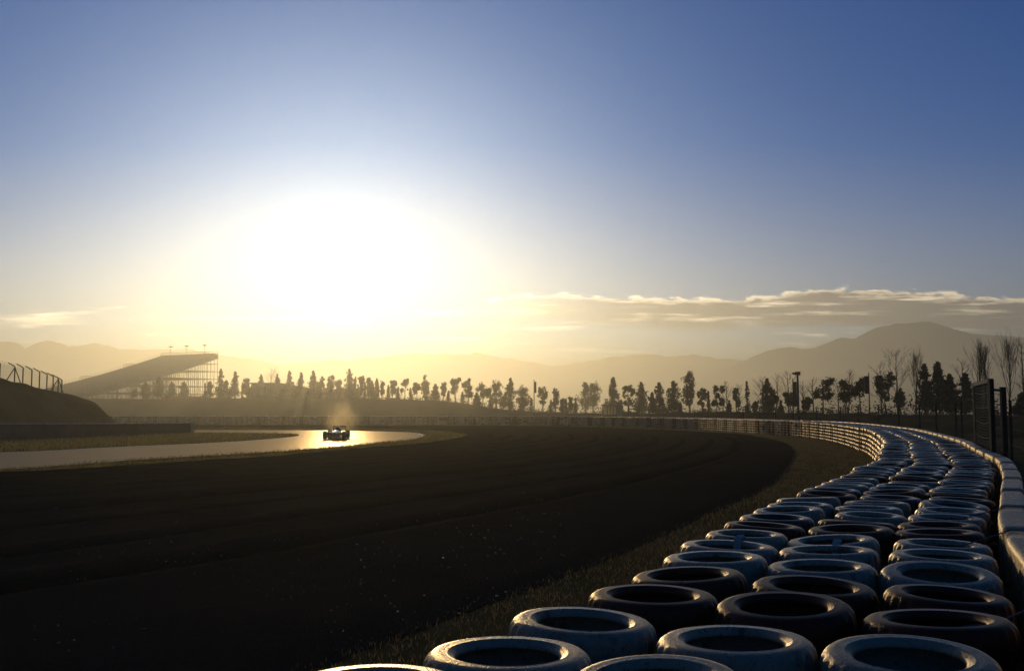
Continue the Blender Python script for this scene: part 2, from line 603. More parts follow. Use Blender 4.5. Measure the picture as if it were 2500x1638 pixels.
def build_surfaces():
    XY, Z, uv = loft_sheet('track', C_OUT, C_IN, 500, 24, .020, None)
    tag(sheet_obj('track', XY, Z, uv, M['asphalt']), kind='structure')
    # painted edge lines
    for C0, C1, lo, hi in ((C_IN, C_OUT, .35, .50), (C_OUT, C_IN, .35, .50)):
        A, _ = resample(C0, 500)
        B, _ = resample(C1, 500)
        w = np.linalg.norm(B - A, axis=1)[:, None]
        d = (B - A) / w
        XY = np.stack([A + d * lo, A + d * hi], 1)
        o = sheet_obj('edge_line', XY, np.full((500, 2), .024), np.zeros((1000, 2)), M['paint_white'])
        tag(o, kind='structure')
    # grass strip between track and gravel: tufty, a little proud of the gravel
    XY, Z, uv = loft_sheet('verge', C_STRIP, C_OUT, 1100, 12, .0, None)
    t = np.linspace(0, 1, 12)[None, :]
    Z = .012 + .075 * np.sin(np.pi * np.clip(t, 0, 1)) ** .6 * (.4 + 1.0 * vnoise(XY[..., 0] * 1.6, XY[..., 1] * 1.6, 3))
    XY[..., 0] += (vnoise(XY[..., 0] * .9, XY[..., 1] * .9, 5) - .5) * .5 * (1 - t) ** 2
    XY[..., 1] += (vnoise(XY[..., 0] * .9, XY[..., 1] * .9, 6) - .5) * .5 * (1 - t) ** 2
    tag(sheet_obj('grass_verge', XY, Z, uv, M['grass']), kind='structure')
    # gravel trap with raked furrows running along the bend
    nu, nv = 1100, 300
    XY, Z, uv = loft_sheet('gravel', C_STRIP, C_GRAV, nu, nv, 0, None)
    v = np.linspace(0, 1, nv)[None, :]
    wv = uv[:, 1].reshape(nu, nv)
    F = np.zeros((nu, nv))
    Z = .075 + .035 * (vnoise(XY[..., 0] * .7, XY[..., 1] * .7, 11) - .5) + .016 * (vnoise(XY[..., 0] * 3.1, XY[..., 1] * 3.1, 12) - .5)
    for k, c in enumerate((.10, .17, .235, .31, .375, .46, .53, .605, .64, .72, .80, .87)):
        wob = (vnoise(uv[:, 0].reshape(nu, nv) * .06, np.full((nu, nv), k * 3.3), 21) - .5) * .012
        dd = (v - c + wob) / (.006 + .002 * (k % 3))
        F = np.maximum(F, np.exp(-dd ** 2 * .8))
        Z -= .070 * np.exp(-dd ** 2) - .045 * np.exp(-(np.abs(dd) - 2.0) ** 2)
    edge = np.minimum(v, 1 - v)
    Z = np.maximum(np.where(edge < .012, Z * (edge / .012), Z), .004) + .008
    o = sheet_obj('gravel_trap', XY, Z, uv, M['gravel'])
    a = o.data.attributes.new('furrow_shade', 'FLOAT', 'POINT')  # mask for the shade painted along the furrows
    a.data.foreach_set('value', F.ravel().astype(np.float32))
    tag(o, kind='structure')


def ridge_terrain(name, pts, front, back, m, n=160, amp=.25, nz=.35, kind='structure', prof=16, foot=-.3, slope_dir=None):
    """pts: (x, y, z) crest points; a bank with a front slope of `front` metres towards the camera and a back slope"""
    C = catmull(pts, max(.3, np.linalg.norm(np.array(pts[-1])[:2] - np.array(pts[0])[:2]) / n))
    nu = len(C)
    T = np.gradient(C[:, :2], axis=0)
    T /= np.linalg.norm(T, axis=1)[:, None]
    N = np.stack([T[:, 1], -T[:, 0]], 1)
    if (N[nu // 2] @ C[nu // 2, :2]) > 0:
        N = -N
    if slope_dir is not None:
        N = np.tile(np.array(slope_dir) / np.linalg.norm(slope_dir), (nu, 1))
    ss = np.r_[np.linspace(-1, 0, prof)[:-1], np.linspace(0, 1, prof)]
    rows = []
    for s in ss:
        off = s * (front if s > 0 else back)
        h = (math.cos(abs(s) * math.pi) + 1) / 2
        xy = C[:, :2] + N * off
        z = foot + (C[:, 2] - foot) * h
        z = z + (vnoise(xy[:, 0] * nz, xy[:, 1] * nz, 31) - .5) * amp * min(1, 3 * h)
        rows.append(np.c_[xy, z])
    V = np.stack(rows, 1)
    v = V.reshape(-1, 3)
    f = up_faces(v, grid_faces(nu, len(ss)))
    o = link_mesh(name, np_mesh(name, v, f, smooth=True), m)
    tag(o, kind=kind)
    return o


RIDGE = [(150, 973, 205), (300, 974, 203), (400, 974, 200), (600, 972, 196), (800, 973, 190), (950, 974, 186), (1051, 976.5, 183), (1126, 985, 180), (1202, 996, 176),
         (1278, 1004.5, 172), (1353, 1007.5, 167), (1454, 1009, 160), (1635, 1008.3, 146), (1843, 1008, 128), (2001, 1009, 114), (2206, 1012, 100), (2373, 1013, 88), (2700, 1014, 75)]
RIDGE_PTS = [tuple(dp(x, y, d)) for x, y, d in RIDGE]
_rx = [r[0] for r in RIDGE]


def ridge_at(px):
    d = float(np.interp(px, _rx, [r[2] for r in RIDGE]))
    y = float(np.interp(px, _rx, [r[1] for r in RIDGE]))
    return d, dp(px, y, d)


MOUND = [(-260, 890, 96), (-100, 905, 104), (0, 924, 110), (40, 935, 114), (78, 943, 118), (113, 953, 121), (162, 962, 125), (194, 973, 126), (229, 985, 126), (256, 1005, 126), (278, 1026, 126), (300, 1042, 126)]


def hill(name, pts, D, front, rough):
    P = [tuple(dp(x, y, D)) for x, y in pts]
    C = catmull(P, 4)
    n = len(C)
    # tree-like roughness on the skyline
    C[:, 2] += rough * (vnoise(C[:, 0] * .06, C[:, 0] * 0 + D, 41) - .5) + rough * .8 * (vnoise(C[:, 0] * .21, C[:, 0] * 0 + D, 42) - .5)
    ridge_terrain(name, [tuple(p) for p in C[::1]], front, front * .6, M['hill'], n=n, amp=rough * 3, nz=.02, prof=14, foot=-1)


def build_hills():
    hill('right_mountain_hills', [(1600, 985), (1700, 935), (1773, 899), (1794, 893), (1847, 869), (1917, 849), (1953, 853), (2017, 838), (2064, 823), (2094, 825), (2135, 804), (2182, 792), (2217, 789),
                            (2252, 794), (2311, 808), (2347, 814), (2382, 813), (2452, 823), (2500, 826), (2700, 850), (2950, 880), (3300, 940)], 1180, 320, 2.2)
    hill('low_hills', [(1780, 985), (1900, 950), (1963, 934), (2040, 918), (2091, 922), (2200, 915), (2330, 925), (2500, 920), (2800, 935), (3200, 970)], 800, 180, 1.6)
    hill('middle_hills', [(900, 930), (1100, 905), (1303, 899), (1380, 905), (1450, 884), (1508, 888), (1612, 878), (1681, 874), (1727, 884), (1766, 897), (1850, 920), (2000, 960)], 1850, 300, 2.5)
    hill('far_hills', [(600, 900), (800, 880), (1000, 868), (1164, 864), (1202, 872), (1303, 880), (1353, 891), (1441, 876), (1600, 866), (1750, 872), (1900, 900)], 1920, 250, 2.5)
    hill('left_far_hills', [(-500, 850), (-200, 835), (0, 842), (65, 847), (132, 834), (182, 849), (229, 840), (294, 848), (382, 851), (500, 862), (650, 885), (800, 920)], 1540, 260, 2.2)
    hill('left_near_hills', [(-500, 820), (-200, 828), (0, 839), (32, 837), (76, 853), (123, 867), (176, 865), (235, 875), (265, 881), (350, 900), (450, 935), (560, 970)], 1430, 280, 2.2)


build_ground()
build_surfaces()
ridge_terrain('far_bank_terrain', RIDGE_PTS, 13, 14, M['bank'], n=260, amp=.35, nz=.5)
ridge_terrain('left_mound_terrain', [tuple(dp(*p)) for p in MOUND], 20, 7, M['bank'], n=120, amp=.5, nz=.4, slope_dir=(.43, -.9))
build_hills()


# air: an even pale haze round the whole place
def build_haze():
    m = bpy.data.materials.new('haze')
    m.use_nodes = True
    g = NG(m.node_tree)
    v = g.n('ShaderNodeVolumePrincipled')
    v.inputs['Color'].default_value = (1.0, .89, .64, 1)
    v.inputs['Density'].default_value = HAZE_DENSITY
    v.inputs['Anisotropy'].default_value = .765
    out = g.n('ShaderNodeOutputMaterial')
    g.link(v.outputs[0], out.inputs['Volume'])
    b = MB().box((0, 1150, HAZE_TOP / 2 - 1), (6400, 6200, HAZE_TOP))
    tag(b.build('haze', m), kind='stuff')
    # thin morning mist lying low over the far side of the circuit
    m2 = m.copy()
    m2.name = 'ground_mist'
    m2.node_tree.nodes['Principled Volume'].inputs['Density'].default_value = .0027
    b = MB().box((0, 710, 17.0), (2600, 1180, 35))
    tag(b.build('ground_mist', m2), 'thin morning mist lying low over the far side of the circuit', 'mist', kind='stuff')


build_haze()


# ---------------------------------------------------------------- tyre barrier and its wall
def paint_mat(name, c, dirt, rough, gloss=1.3):
    m = bpy.data.materials.new(name)
    m.use_nodes = True
    g = NG(m.node_tree)
    tc = g.n('ShaderNodeTexCoord')
    oi = g.n('ShaderNodeObjectInfo')
    v = g.vm('ADD', tc.outputs['Object'], g.scale((7, 3, 5), oi.outputs['Random']))
    n = g.noise(v, 7, 5, .65)
    n2 = g.noise(v, 45, 3, .7)
    f = g.m('MAXIMUM', g.sstep(n, .50, .72), g.m('MULTIPLY', g.sstep(n2, .60, .66), .85))
    d = g.n('ShaderNodeBsdfDiffuse')
    g.link(g.mix(f, c, dirt), d.inputs['Color'])
    gl = g.n('ShaderNodeBsdfGlossy')
    gl.inputs['Color'].default_value = (1.0, .80, .54, 1)
    g.link(g.m('ADD', rough, g.m('MULTIPLY', n, .16)), gl.inputs['Roughness'])
    b = g.n('ShaderNodeBump')
    b.inputs['Distance'].default_value = .003
    g.link(g.m('ADD', n2, g.noise(v, 160, 2, .6)), b.inputs['Height'])
    g.link(b.outputs[0], d.inputs['Normal'])
    g.link(b.outputs[0], gl.inputs['Normal'])
    fr = g.n('ShaderNodeFresnel')
    fr.inputs['IOR'].default_value = 1.45
    ms = g.n('ShaderNodeMixShader')
    g.link(g.m('MULTIPLY', fr.outputs[0], gloss, clamp=True), ms.inputs[0])
    g.link(d.outputs[0], ms.inputs[1])
    g.link(gl.outputs[0], ms.inputs[2])
    out = g.n('ShaderNodeOutputMaterial')
    g.link(ms.outputs[0], out.inputs[0])
    return m


M['tyre_white'] = paint_mat('white_tyre_paint', (.29, .225, .15), (.05, .04, .03), .20)
M['tyre_red'] = paint_mat('red_tyre_paint', (.085, .010, .007), (.014, .010, .008), .22, .75)
M['rubber'] = paint_mat('worn_black_rubber', (.022, .022, .023), (.05, .047, .042), .25)
TYRE_W, TYRE_R = .196, .305


def tyre_mesh(name, seg, m, hi=True):
    W, R = TYRE_W / 2, TYRE_R
    if hi:
        prof = [(.185, -.068), (.195, -.083), (.213, -.092), (.217, -.0955), (.221, -.0935), (.245, -W), (.272, -.092), (.288, -.080), (.298, -.066), (.3035, -.045), (R, -.02), (R, .02), (.3035, .045),
                (.298, .066), (.288, .080), (.272, .092), (.245, W), (.221, .0935), (.217, .0955), (.213, .092), (.195, .083), (.185, .068), (.192, .062), (.215, .074), (.255, .076), (.284, .05), (.290, 0), (.284, -.05), (.255, -.076), (.215, -.074), (.192, -.062)]
        tread = {8: 2, 9: 1, 10: 1, 11: 1, 12: 1, 13: 2}
    else:
        prof = [(.19, -.07), (.245, -W), (.292, -.075), (R, 0), (.292, .075), (.245, W), (.19, .07)]
        tread = {}
    k = len(prof)
    vs = np.zeros((seg, k, 3))
    for i in range(seg):
        t = 2 * math.pi * i / seg
        for j, (r, h) in enumerate(prof):
            rr = r
            if j in tread and i % 3 == 0:
                rr -= .013
            tt = t + (.02 * (h / W) if j in tread else 0)
            vs[i, j] = (rr * math.cos(tt), rr * math.sin(tt), h + W)
    idx = lambda i, j: (i % seg) * k + (j % k)
    fs = [(idx(i, j), idx(i + 1, j), idx(i + 1, j + 1), idx(i, j + 1)) for i in range(seg) for j in range(k if hi else k - 1)]
    me = np_mesh(name, vs.reshape(-1, 3), fs, smooth=True)
    if m is not None:
        me.materials.append(m)
    return me


TYRE_HI = [tyre_mesh('tyre', 84, M[x]) for x in ('tyre_white', 'tyre_red', 'rubber')]
TYRE_MID = [tyre_mesh('tyre', 28, M[x]) for x in ('tyre_white', 'tyre_red', 'rubber')]

_top = [(2158.6, 1079), (2145, 1100), (2137, 1128), (2111, 1138), (2086, 1151.6), (2066, 1161), (2016.6, 1180), (1959, 1202), (1926, 1217), (1861, 1243),
        (1792, 1266), (1723.5, 1308), (1671, 1345), (1592, 1382), (1527, 1429), (1400, 1476.5), (1261, 1529), (1050, 1592), (850, 1650)]
_bot = [(1400, 1039), (1550, 1043.5), (1658, 1047.5), (1750, 1053), (1843, 1060), (1935, 1066), (1988, 1072), (2047, 1085), (2104, 1106), (2124, 1116)]
STACK_H = 6 * TYRE_W
EDGE = [gp(x, y, STACK_H - .03) for x, y in _top[::-1]] + [gp(x, y) for x, y in _bot[::-1]] + [(-4, 138), (-20, 142), (-45, 143), (-75, 140), (-105, 134)]
_e0, _e1 = np.array(EDGE[0]), np.array(EDGE[2])
_dir = (_e1 - _e0) / np.linalg.norm(_e1 - _e0)
EDGE = [tuple(_e0 - _dir * 7.5), tuple(_e0 - _dir * 3.5)] + EDGE
PATH = catmull(EDGE, .1, 14)
S_PATH = np.r_[0, np.cumsum(np.linalg.norm(np.diff(PATH, axis=0), axis=1))]
TAN = np.gradient(PATH, axis=0)
TAN /= np.linalg.norm(TAN, axis=1)[:, None]
NRM = np.stack([TAN[:, 1], -TAN[:, 0]], 1)          # to the right of travel: towards the wall


def path_at(s, off=0.0):
    p = np.array([np.interp(s, S_PATH, PATH[:, i]) for i in (0, 1)])
    t = np.array([np.interp(s, S_PATH, TAN[:, i]) for i in (0, 1)])
    t /= np.linalg.norm(t)
    n = np.array([t[1], -t[0]])
    return p + n * off, t, n


ROW_OFF = (.305, .930, 1.555)
SPACING = .617
S_A = float(S_PATH[np.argmin(np.linalg.norm(PATH + NRM * .305 - np.array(gp(1442, 1532, 1.15)), axis=1))])   # the big white tyre
S_START = S_A - 9 * SPACING
FIRST_SEEN = 7
ORD = ['', 'first', 'second', 'third', 'fourth', 'fifth', 'sixth', 'seventh', 'eighth', 'ninth', 'tenth', 'eleventh', 'twelfth', 'thirteenth', 'fourteenth', 'fifteenth',
       'sixteenth', 'seventeenth', 'eighteenth', 'nineteenth', 'twentieth']
TENS = {2: 'twenty', 3: 'thirty', 4: 'forty', 5: 'fifty', 6: 'sixty', 7: 'seventy', 8: 'eighty', 9: 'ninety'}


def ordinal(n):
    h = ''
    if n >= 100:
        h = 'hundred and ' if n % 100 else 'hundredth'
        n %= 100
        if n == 0:
            return h
    if n <= 20:
        return h + ORD[n]
    t, u = divmod(n, 10)
    return h + (TENS[t][:-1] + 'ieth' if u == 0 else TENS[t] + '-' + ORD[u])


ROWNAME = ('grass-side row', 'middle row', 'wall-side row')
COLNAME = ('white painted', 'dark red', 'black')
LEVELNAME = {5: 'topmost', 4: 'second from top', 3: 'third from top', 2: 'third from ground', 1: 'second from ground', 0: 'bottom'}


def tyre_col(i, row, r):
    c = 0 if (i - 9) % 5 in (0, 3, 4) else 1
    if i > FIRST_SEEN + 8 and r.random() < (.12 if c == 0 else .35):
        c = 2
    return c


def want_single(i, row, lev, d):
    "the tyres that show largest: the tops of the near stacks, then the sunlit inner face where the bend turns below the floodlight pole"
    if i < FIRST_SEEN:
        return False
    if lev == 5:
        return i <= (90, 65, 68)[row] or row == 0 and 132 <= i <= 145
    if lev == 4 and (row == 1 and 13 <= i <= 15 or row == 2 and 18 <= i <= 26):
        return True
    return row == 0 and 132 <= i <= 145


def build_barrier():
    r = np.random.default_rng(5)
    lo_v, lo_f, lo_m = [], [], []
    low = tyre_mesh('low', 22, None, False)
    lv = np.array([v.co[:] for v in low.vertices])
    lf = np.array([p.vertices[:] for p in low.polygons])
    bpy.data.meshes.remove(low)
    nb = 0
    n_single = 0
    i = 0
    while True:
        s = S_START + i * SPACING
        if s > S_PATH[-1] - 1:
            break
        for row in range(3):
            # stacks stand square to the bend; outer rows share the same index
            ds = r.normal(0, .02)
            out = .07 if (i == FIRST_SEEN and row == 0) else 0.0          # one stack stands out of line
            (c, t, n) = path_at(s + ds + out * .55, ROW_OFF[row] + r.normal(0, .022) - out)
            d = c[1]
            a0 = math.atan2(t[1], t[0])
            lean = r.normal(0, .018, 2)
            far = i > 100
            z = 0.0
            for lev in range(6):
                col = tyre_col(i, row, r)
                jit = r.normal(0, .010, 2)
                tl = r.normal(0, .030, 2) if lev == 5 else r.normal(0, .004, 2)
                scl = 1 + r.normal(0, .012)
                ang = r.uniform(0, 6.28)
                if row > 0 and lev < (3 if i < 40 else 5):
                    z += TYRE_W
                    continue
                pos = (c[0] + jit[0], c[1] + jit[1], z + (r.uniform(0, .02) if lev == 5 else 0))
                z += TYRE_W
                R = Matrix.Rotation(tl[0], 3, 'X') @ Matrix.Rotation(tl[1], 3, 'Y') @ Matrix.Rotation(ang, 3, 'Z')
                if lev == 5 and r.random() < .6:
                    R = R @ Matrix.Diagonal((1 + r.uniform(-.07, .05), 1, 1))
                if want_single(i, row, lev, d):
                    o = bpy.data.objects.new('tyre', (TYRE_HI if i - FIRST_SEEN < 36 else TYRE_MID)[col])
                    COL.objects.link(o)
                    o.matrix_world = Matrix.Translation(pos) @ R.to_4x4() @ Matrix.Diagonal((scl, scl, 1, 1))
                    k = i - FIRST_SEEN + 1
                    where = f"{ordinal(i - 131)} stack left of the floodlight pole" if i >= 132 else f"{ordinal(k)} stack from the camera, {ROWNAME[row]}"
                    tag(o, f"{COLNAME[col]} tyre, {LEVELNAME[lev]}, {where}", 'tyre', 'painted tyres stacked along the bend')
                    n_single += 1
                else:
                    v = lv * np.array([scl, scl, 1]) @ np.array(R).T + np.array(pos)
                    lo_v.append(v)
                    lo_f.append(lf + nb)
                    lo_m.append(np.full(len(lf), col))
                    nb += len(lv)
        i += 1
    me = np_mesh('tyre_barrier', np.vstack(lo_v), np.vstack(lo_f), smooth=True, mat_idx=np.concatenate(lo_m))
    o = link_mesh('far_tyres', me, [M['tyre_white'], M['tyre_red'], M['rubber']])
    tag(o, 'long run of stacked white and red tyres curving away along the bend', 'tyres', 'painted tyres stacked along the bend', 'stuff')
    return n_single


N_SINGLE = build_barrier()
WALL_OFF, WALL_T, WALL_H = 1.95, .22, 1.228


def build_wall():
    n = int((S_PATH[-1] - 2) / .4)
    rings = []
    for k in range(n):
        s = k * .4 + .2
        c0, t, nn = path_at(s, WALL_OFF)
        c1 = c0 + nn * WALL_T
        joint = (k % 5 == 0)
        h = WALL_H + .004 * math.sin(k * 1.7)
        R_ = .045

        def P(p, z, q=0.0):
            w = p + nn * q
            return (w[0], w[1], z)
        ring = lambda inset, sgn: None
        def mk(ss, inset):
            c0, t, nn = path_at(ss, WALL_OFF)
            c1 = c0 + nn * WALL_T
            f = lambda p, q, z: (p[0] + nn[0] * q, p[1] + nn[1] * q, z)
            arc = [(R_ * (1 - math.cos(a)), R_ * (1 - math.sin(a))) for a in np.linspace(0, math.pi / 2, 6)]
            return ([f(c0, inset, 0)] + [f(c0, inset + q, h - inset - w) for q, w in arc] + [f(c1, -inset - q, h - inset - w) for q, w in arc[::-1]] + [f(c1, -inset, 0)])
        if joint:
            rings += [mk(s - .014, 0), mk(s - .006, .014), mk(s + .006, .014), mk(s + .014, 0)]
        else:
            rings.append(mk(s, 0))
    o = MB().loft(rings).build('concrete_wall', paint_mat('wall_concrete', (.30, .215, .14), (.17, .115, .075), .20, .8), smooth=True)
    tag(o, 'low pale concrete wall with jointed blocks curving behind the tyre stacks', 'wall')


build_wall()


def build_ties():
    # thin cables from the wall top down to the wall-side tyres, and two webbing straps
    labs = ('thin slack cable from the wall to the white tyres, nearest the camera', 'thin taut cable between wall top and white tyres, second from the camera',
            'thin cable between wall top and dark red tyres, farthest of the three')
    for k, lab in zip((10, 14, 17), labs):
        s = S_START + k * SPACING
        a, t, n = path_at(s, ROW_OFF[2] + .12)
        b, _, _ = path_at(s + .45, WALL_OFF + .05)
        p0, p1 = Vector((a[0], a[1], STACK_H - .005)), Vector((b[0], b[1], WALL_H + .012))
        pts = [p0.lerp(p1, u) - Vector((0, 0, .03 * math.sin(math.pi * u) * (k == 10))) for u in np.linspace(0, 1, 7)]
        o = MB().path(pts, .0045, 6).build('tie_cable', M['steel'])
        tag(o, lab, 'cable', 'cables tying tyres to the wall')
    for row, lab in ((0, 'pale webbing strap joining two white tyres in the grass-side row'), (1, 'pale webbing strap joining two white tyres in the middle row')):
        s = S_START + 13.0 * SPACING
        a, t, n = path_at(s + .308, ROW_OFF[row])
        T3, w = Vector((t[0], t[1], 0)), Vector((n[0], n[1], 0)) * .024
        rings = []
        for u, z in ((-.135, -.10), (-.125, -.04), (-.09, .005), (-.05, .026), (0, .012), (.05, .026), (.09, .005), (.125, -.04), (.135, -.10)):
            p = Vector((a[0], a[1], STACK_H + z)) + T3 * u
            rings.append([p - w, p + w, p + w + Vector((0, 0, .006)), p - w + Vector((0, 0, .006))])
        o = MB().loft(rings).build('strap', M['concrete'])
        tag(o, lab, 'strap', 'straps joining the tyre stacks')


build_ties()


# ---------------------------------------------------------------- grass blades and pebbles
def build_blades():
    r = np.random.default_rng(9)

    def blades(n, pos_fn, h0, h1, w):
        P = pos_fn(n)
        n = len(P)
        a = r.uniform(0, 2 * np.pi, n)
        far = 1 + np.linalg.norm(P, axis=1) / 28
        h = r.uniform(h0, h1, n) * far ** .5
        lean = r.normal(0, .45, (n, 2)) * h[:, None]
        dx = np.stack([np.cos(a), np.sin(a)], 1) * w * (r.uniform(.6, 1.3, n) * far)[:, None]
        v = np.zeros((n, 3, 3))
        v[:, 0, :2] = P - dx
        v[:, 1, :2] = P + dx
        v[:, 2, :2] = P + lean
        v[:, 2, 2] = h
        return v.reshape(-1, 3), np.arange(3 * n).reshape(n, 3)

    def near_strip(n):
        # between gravel edge and tyre stacks, denser nearer the camera
        k = (r.random(n) ** 1.8 * .52 * len(PATH)).astype(int)
        G, _ = resample(C_GRAV, 3000)
        out = []
        p0 = PATH[k]
        # nearest gravel-edge point
        idx = np.array([np.argmin(((G - p) ** 2).sum(1)) for p in PATH[::8]])
        ki = np.interp(k / 8, np.arange(len(idx)), idx)
        g = G[np.clip(ki.astype(int), 0, len(G) - 1)]
        k = np.minimum(k + r.integers(0, 8, n), len(PATH) - 1)
        p0 = PATH[k]
        t = r.random(n)[:, None] * 1.10 - .06
        P = p0 * (1 - t) + g * t
        # tufts
        P += r.normal(0, .05, (n, 2))
        return P

    v, f = blades(80000, near_strip, .018, .06, .0035)
    o = link_mesh('grass', np_mesh('grass', v, f), M['near_blade'])
    tag(o, 'short dry grass between the gravel and the tyre stacks', 'grass', None, 'stuff')

    def verge(n):
        A, _ = resample(C_STRIP, 4000)
        B, _ = resample(C_OUT, 4000)
        k = r.integers(0, 3999, n)
        t = np.where(r.random(n) < .5, r.normal(.02, .05, n), r.random(n))[:, None]
        return A[k] * (1 - t) + B[k] * t + r.normal(0, .08, (n, 2))
    v, f = blades(70000, verge, .05, .13, .006)
    o = link_mesh('verge_grass', np_mesh('verge_grass', v, f), M['blade'])
    tag(o, 'rough dry grass tufts along the edge of the track', 'grass', None, 'stuff')

    def island(n):
        A, _ = resample(C_IN, 500)
        lo, hi = np.array([-75, 36]), np.array([-16, 92])
        P = lo + (hi - lo) * r.random((n * 3, 2))
        x, y = P[:, 0][:, None], P[:, 1][:, None]
        B = np.roll(A, -1, 0)
        cr = ((A[:, 1] > y) != (B[:, 1] > y)) & (x < (B[:, 0] - A[:, 0]) * (y - A[:, 1]) / (B[:, 1] - A[:, 1] + 1e-9) + A[:, 0])
        return P[cr.sum(1) % 2 == 1][:n]
    v, f = blades(70000, island, .04, .11, .006)
    o = link_mesh('infield_grass', np_mesh('infield_grass', v, f), M['blade'])
    tag(o, 'short dry grass on the infield inside the bend', 'grass', None, 'stuff')

    # wet pebbles that catch the sun
    m = mat('wet_pebble', (.03, .025, .018), .14, scale=30, spec=.7)
    ico = [(0, 0, 1)] + [(math.cos(a) * .89, math.sin(a) * .89, .45) for a in np.arange(5) * 1.2566] + [(math.cos(a + .628) * .89, math.sin(a + .628) * .89, -.45) for a in np.arange(5) * 1.2566] + [(0, 0, -1)]
    ico = np.array(ico)
    fi = [(0, 1 + i, 1 + (i + 1) % 5) for i in range(5)] + [(1 + i, 6 + i, 1 + (i + 1) % 5) for i in range(5)] + [(1 + (i + 1) % 5, 6 + i, 6 + (i + 1) % 5) for i in range(5)] + [(6 + i, 11, 6 + (i + 1) % 5) for i in range(5)]
    fi = np.array(fi)
    vs, fs, b = [], [], 0
    for _ in range(800):
        x = r.uniform(60, 1400)
        y = 1190 + 430 * r.random() ** 1.1
        p = np.array(gp(x, y))
        sz = r.uniform(.3, 1.0) ** 2 * (.0014 * np.linalg.norm(p) + .003)
        q = ico * sz * r.uniform(.7, 1.2, 3) * np.array([1, 1, .6]) + np.array([p[0], p[1], .088 + sz * .4])
        vs.append(q)
        fs.append(fi + b)
        b += 12
    o = link_mesh('pebbles', np_mesh('pebbles', np.vstack(vs), np.vstack(fs)), m)
    tag(o, 'scattered wet pebbles glinting on the dark gravel', 'pebbles', None, 'stuff')


build_blades()


# ---------------------------------------------------------------- trees along the bank
TREES = [  # photo x of the trunk, photo y of the top, crown width in photo pixels, kind
    (327, 949, 18, 'pine'), (356, 932, 22, 'con'), (388, 919, 20, 'con'), (420, 932, 18, 'con'), (449, 932, 20, 'con'), (501, 935, 9, 'cyp'), (513, 930, 18, 'eu'),
    (539, 900, 16, 'con'), (553, 928, 13, 'eu'), (574.5, 907, 18, 'con'), (592, 934, 6, 'cyp'), (603, 923, 18, 'eu'),
    (637.5, 914, 17, 'con'), (662, 902, 28, 'bare'), (677, 913, 18, 'con'), (707, 905, 18, 'con'), (735, 909, 18, 'con'), (764.6, 904.6, 21, 'con'), (783, 919, 18, 'pine'),
    (806, 915, 22, 'pine'), (827, 926, 18, 'eu'), (853, 900, 25, 'con'), (867, 919, 12, 'eu'),
    (874, 938, 8, 'cyp'), (884, 917, 17, 'eu'), (891, 939, 8, 'cyp'), (900, 921, 11, 'eu'), (908, 930, 13, 'con'), (920, 924, 10, 'con'), (934, 929, 11, 'eu'), (948, 940, 9, 'cyp'),
    (960, 928, 20, 'eu'), (972, 945, 9, 'cyp'), (989, 923, 21, 'pine'), (1002, 947, 10, 'cyp'), (1018, 934, 21, 'pine'), (1036, 914, 24, 'eu'), (1041, 948, 17, 'cyp'),
    (1063, 937, 16, 'con'), (1083, 933, 18, 'pine'), (1095, 953, 10, 'cyp'), (1111, 922, 27, 'pine'), (1129, 956, 11, 'cyp'), (1142, 924, 28, 'pine'), (1164, 958, 16, 'con'),
    (1179, 933, 38, 'pine'), (1198, 968, 11, 'cyp'), (1212, 927, 28, 'eu'), (1230, 963, 18, 'eu'), (1246, 923, 24, 'con'), (1272, 983, 10, 'cyp'), (1278, 939, 34, 'eu'), (1297, 971, 11, 'cyp'),
    (1325, 944, 32, 'pine'), (1345, 976, 11, 'cyp'), (1356, 947, 17, 'eu'), (1373, 972, 17, 'eu'), (1382, 973, 8, 'cyp'), (1393, 968, 14, 'eu'), (1405, 971, 10, 'cyp'),
    (1430, 931, 28, 'con'), (1450, 928, 32, 'eu'), (1497, 921, 27, 'con'), (1517, 976, 9, 'cyp'),
    (1533, 939, 30, 'pine'), (1565, 932, 33, 'con'), (1592, 958, 11, 'con'), (1609, 934, 26, 'con'), (1644, 930, 31, 'con'), (1661, 982, 10, 'cyp'), (1681, 906, 36, 'eu'),
    (1713, 947, 22, 'pine'), (1729, 954, 9, 'cyp'), (1753, 941, 33, 'pine'), (1774, 935, 24, 'bare'), (1780, 977, 11, 'cyp'), (1796, 947, 22, 'pine'), (1803, 940, 18, 'bare'),
    (1823, 931, 12, 'cyp'), (1844, 979, 15, 'eu'), (1862, 921, 36, 'bare'), (1872, 924, 27, 'con'), (1888, 947, 21, 'pine'), (1895, 915, 22, 'bare'), (1906, 977, 11, 'cyp'),
    (1923, 908, 32, 'bare'), (1929, 955, 28, 'pine'), (1958, 935, 22, 'bare'), (1970, 970, 22, 'pine'), (1984, 926, 24, 'bare'),
    (2008, 920, 42, 'pine'), (2045, 930, 24, 'bare'), (2065, 925, 42, 'pine'), (2069, 906, 26, 'bare'), (2098, 921, 31, 'pine'), (2150, 893, 32, 'bare'), (2157, 908, 38, 'pine'),
    (2188, 853, 52, 'bare'), (2196, 947, 32, 'pine'), (2233, 868, 24, 'pop'), (2256, 888, 34, 'con'), (2289, 883, 40, 'con'), (2318, 913, 31, 'con'), (2350, 883, 32, 'bare'),
    (2356, 911, 33, 'con'), (2386, 848, 24, 'pop'), (2401, 857, 20, 'pop'), (2461, 847, 40, 'pop'), (2495, 839, 30, 'bare'), (2492, 960, 22, 'con'), (2530, 855, 30, 'pop'),
]
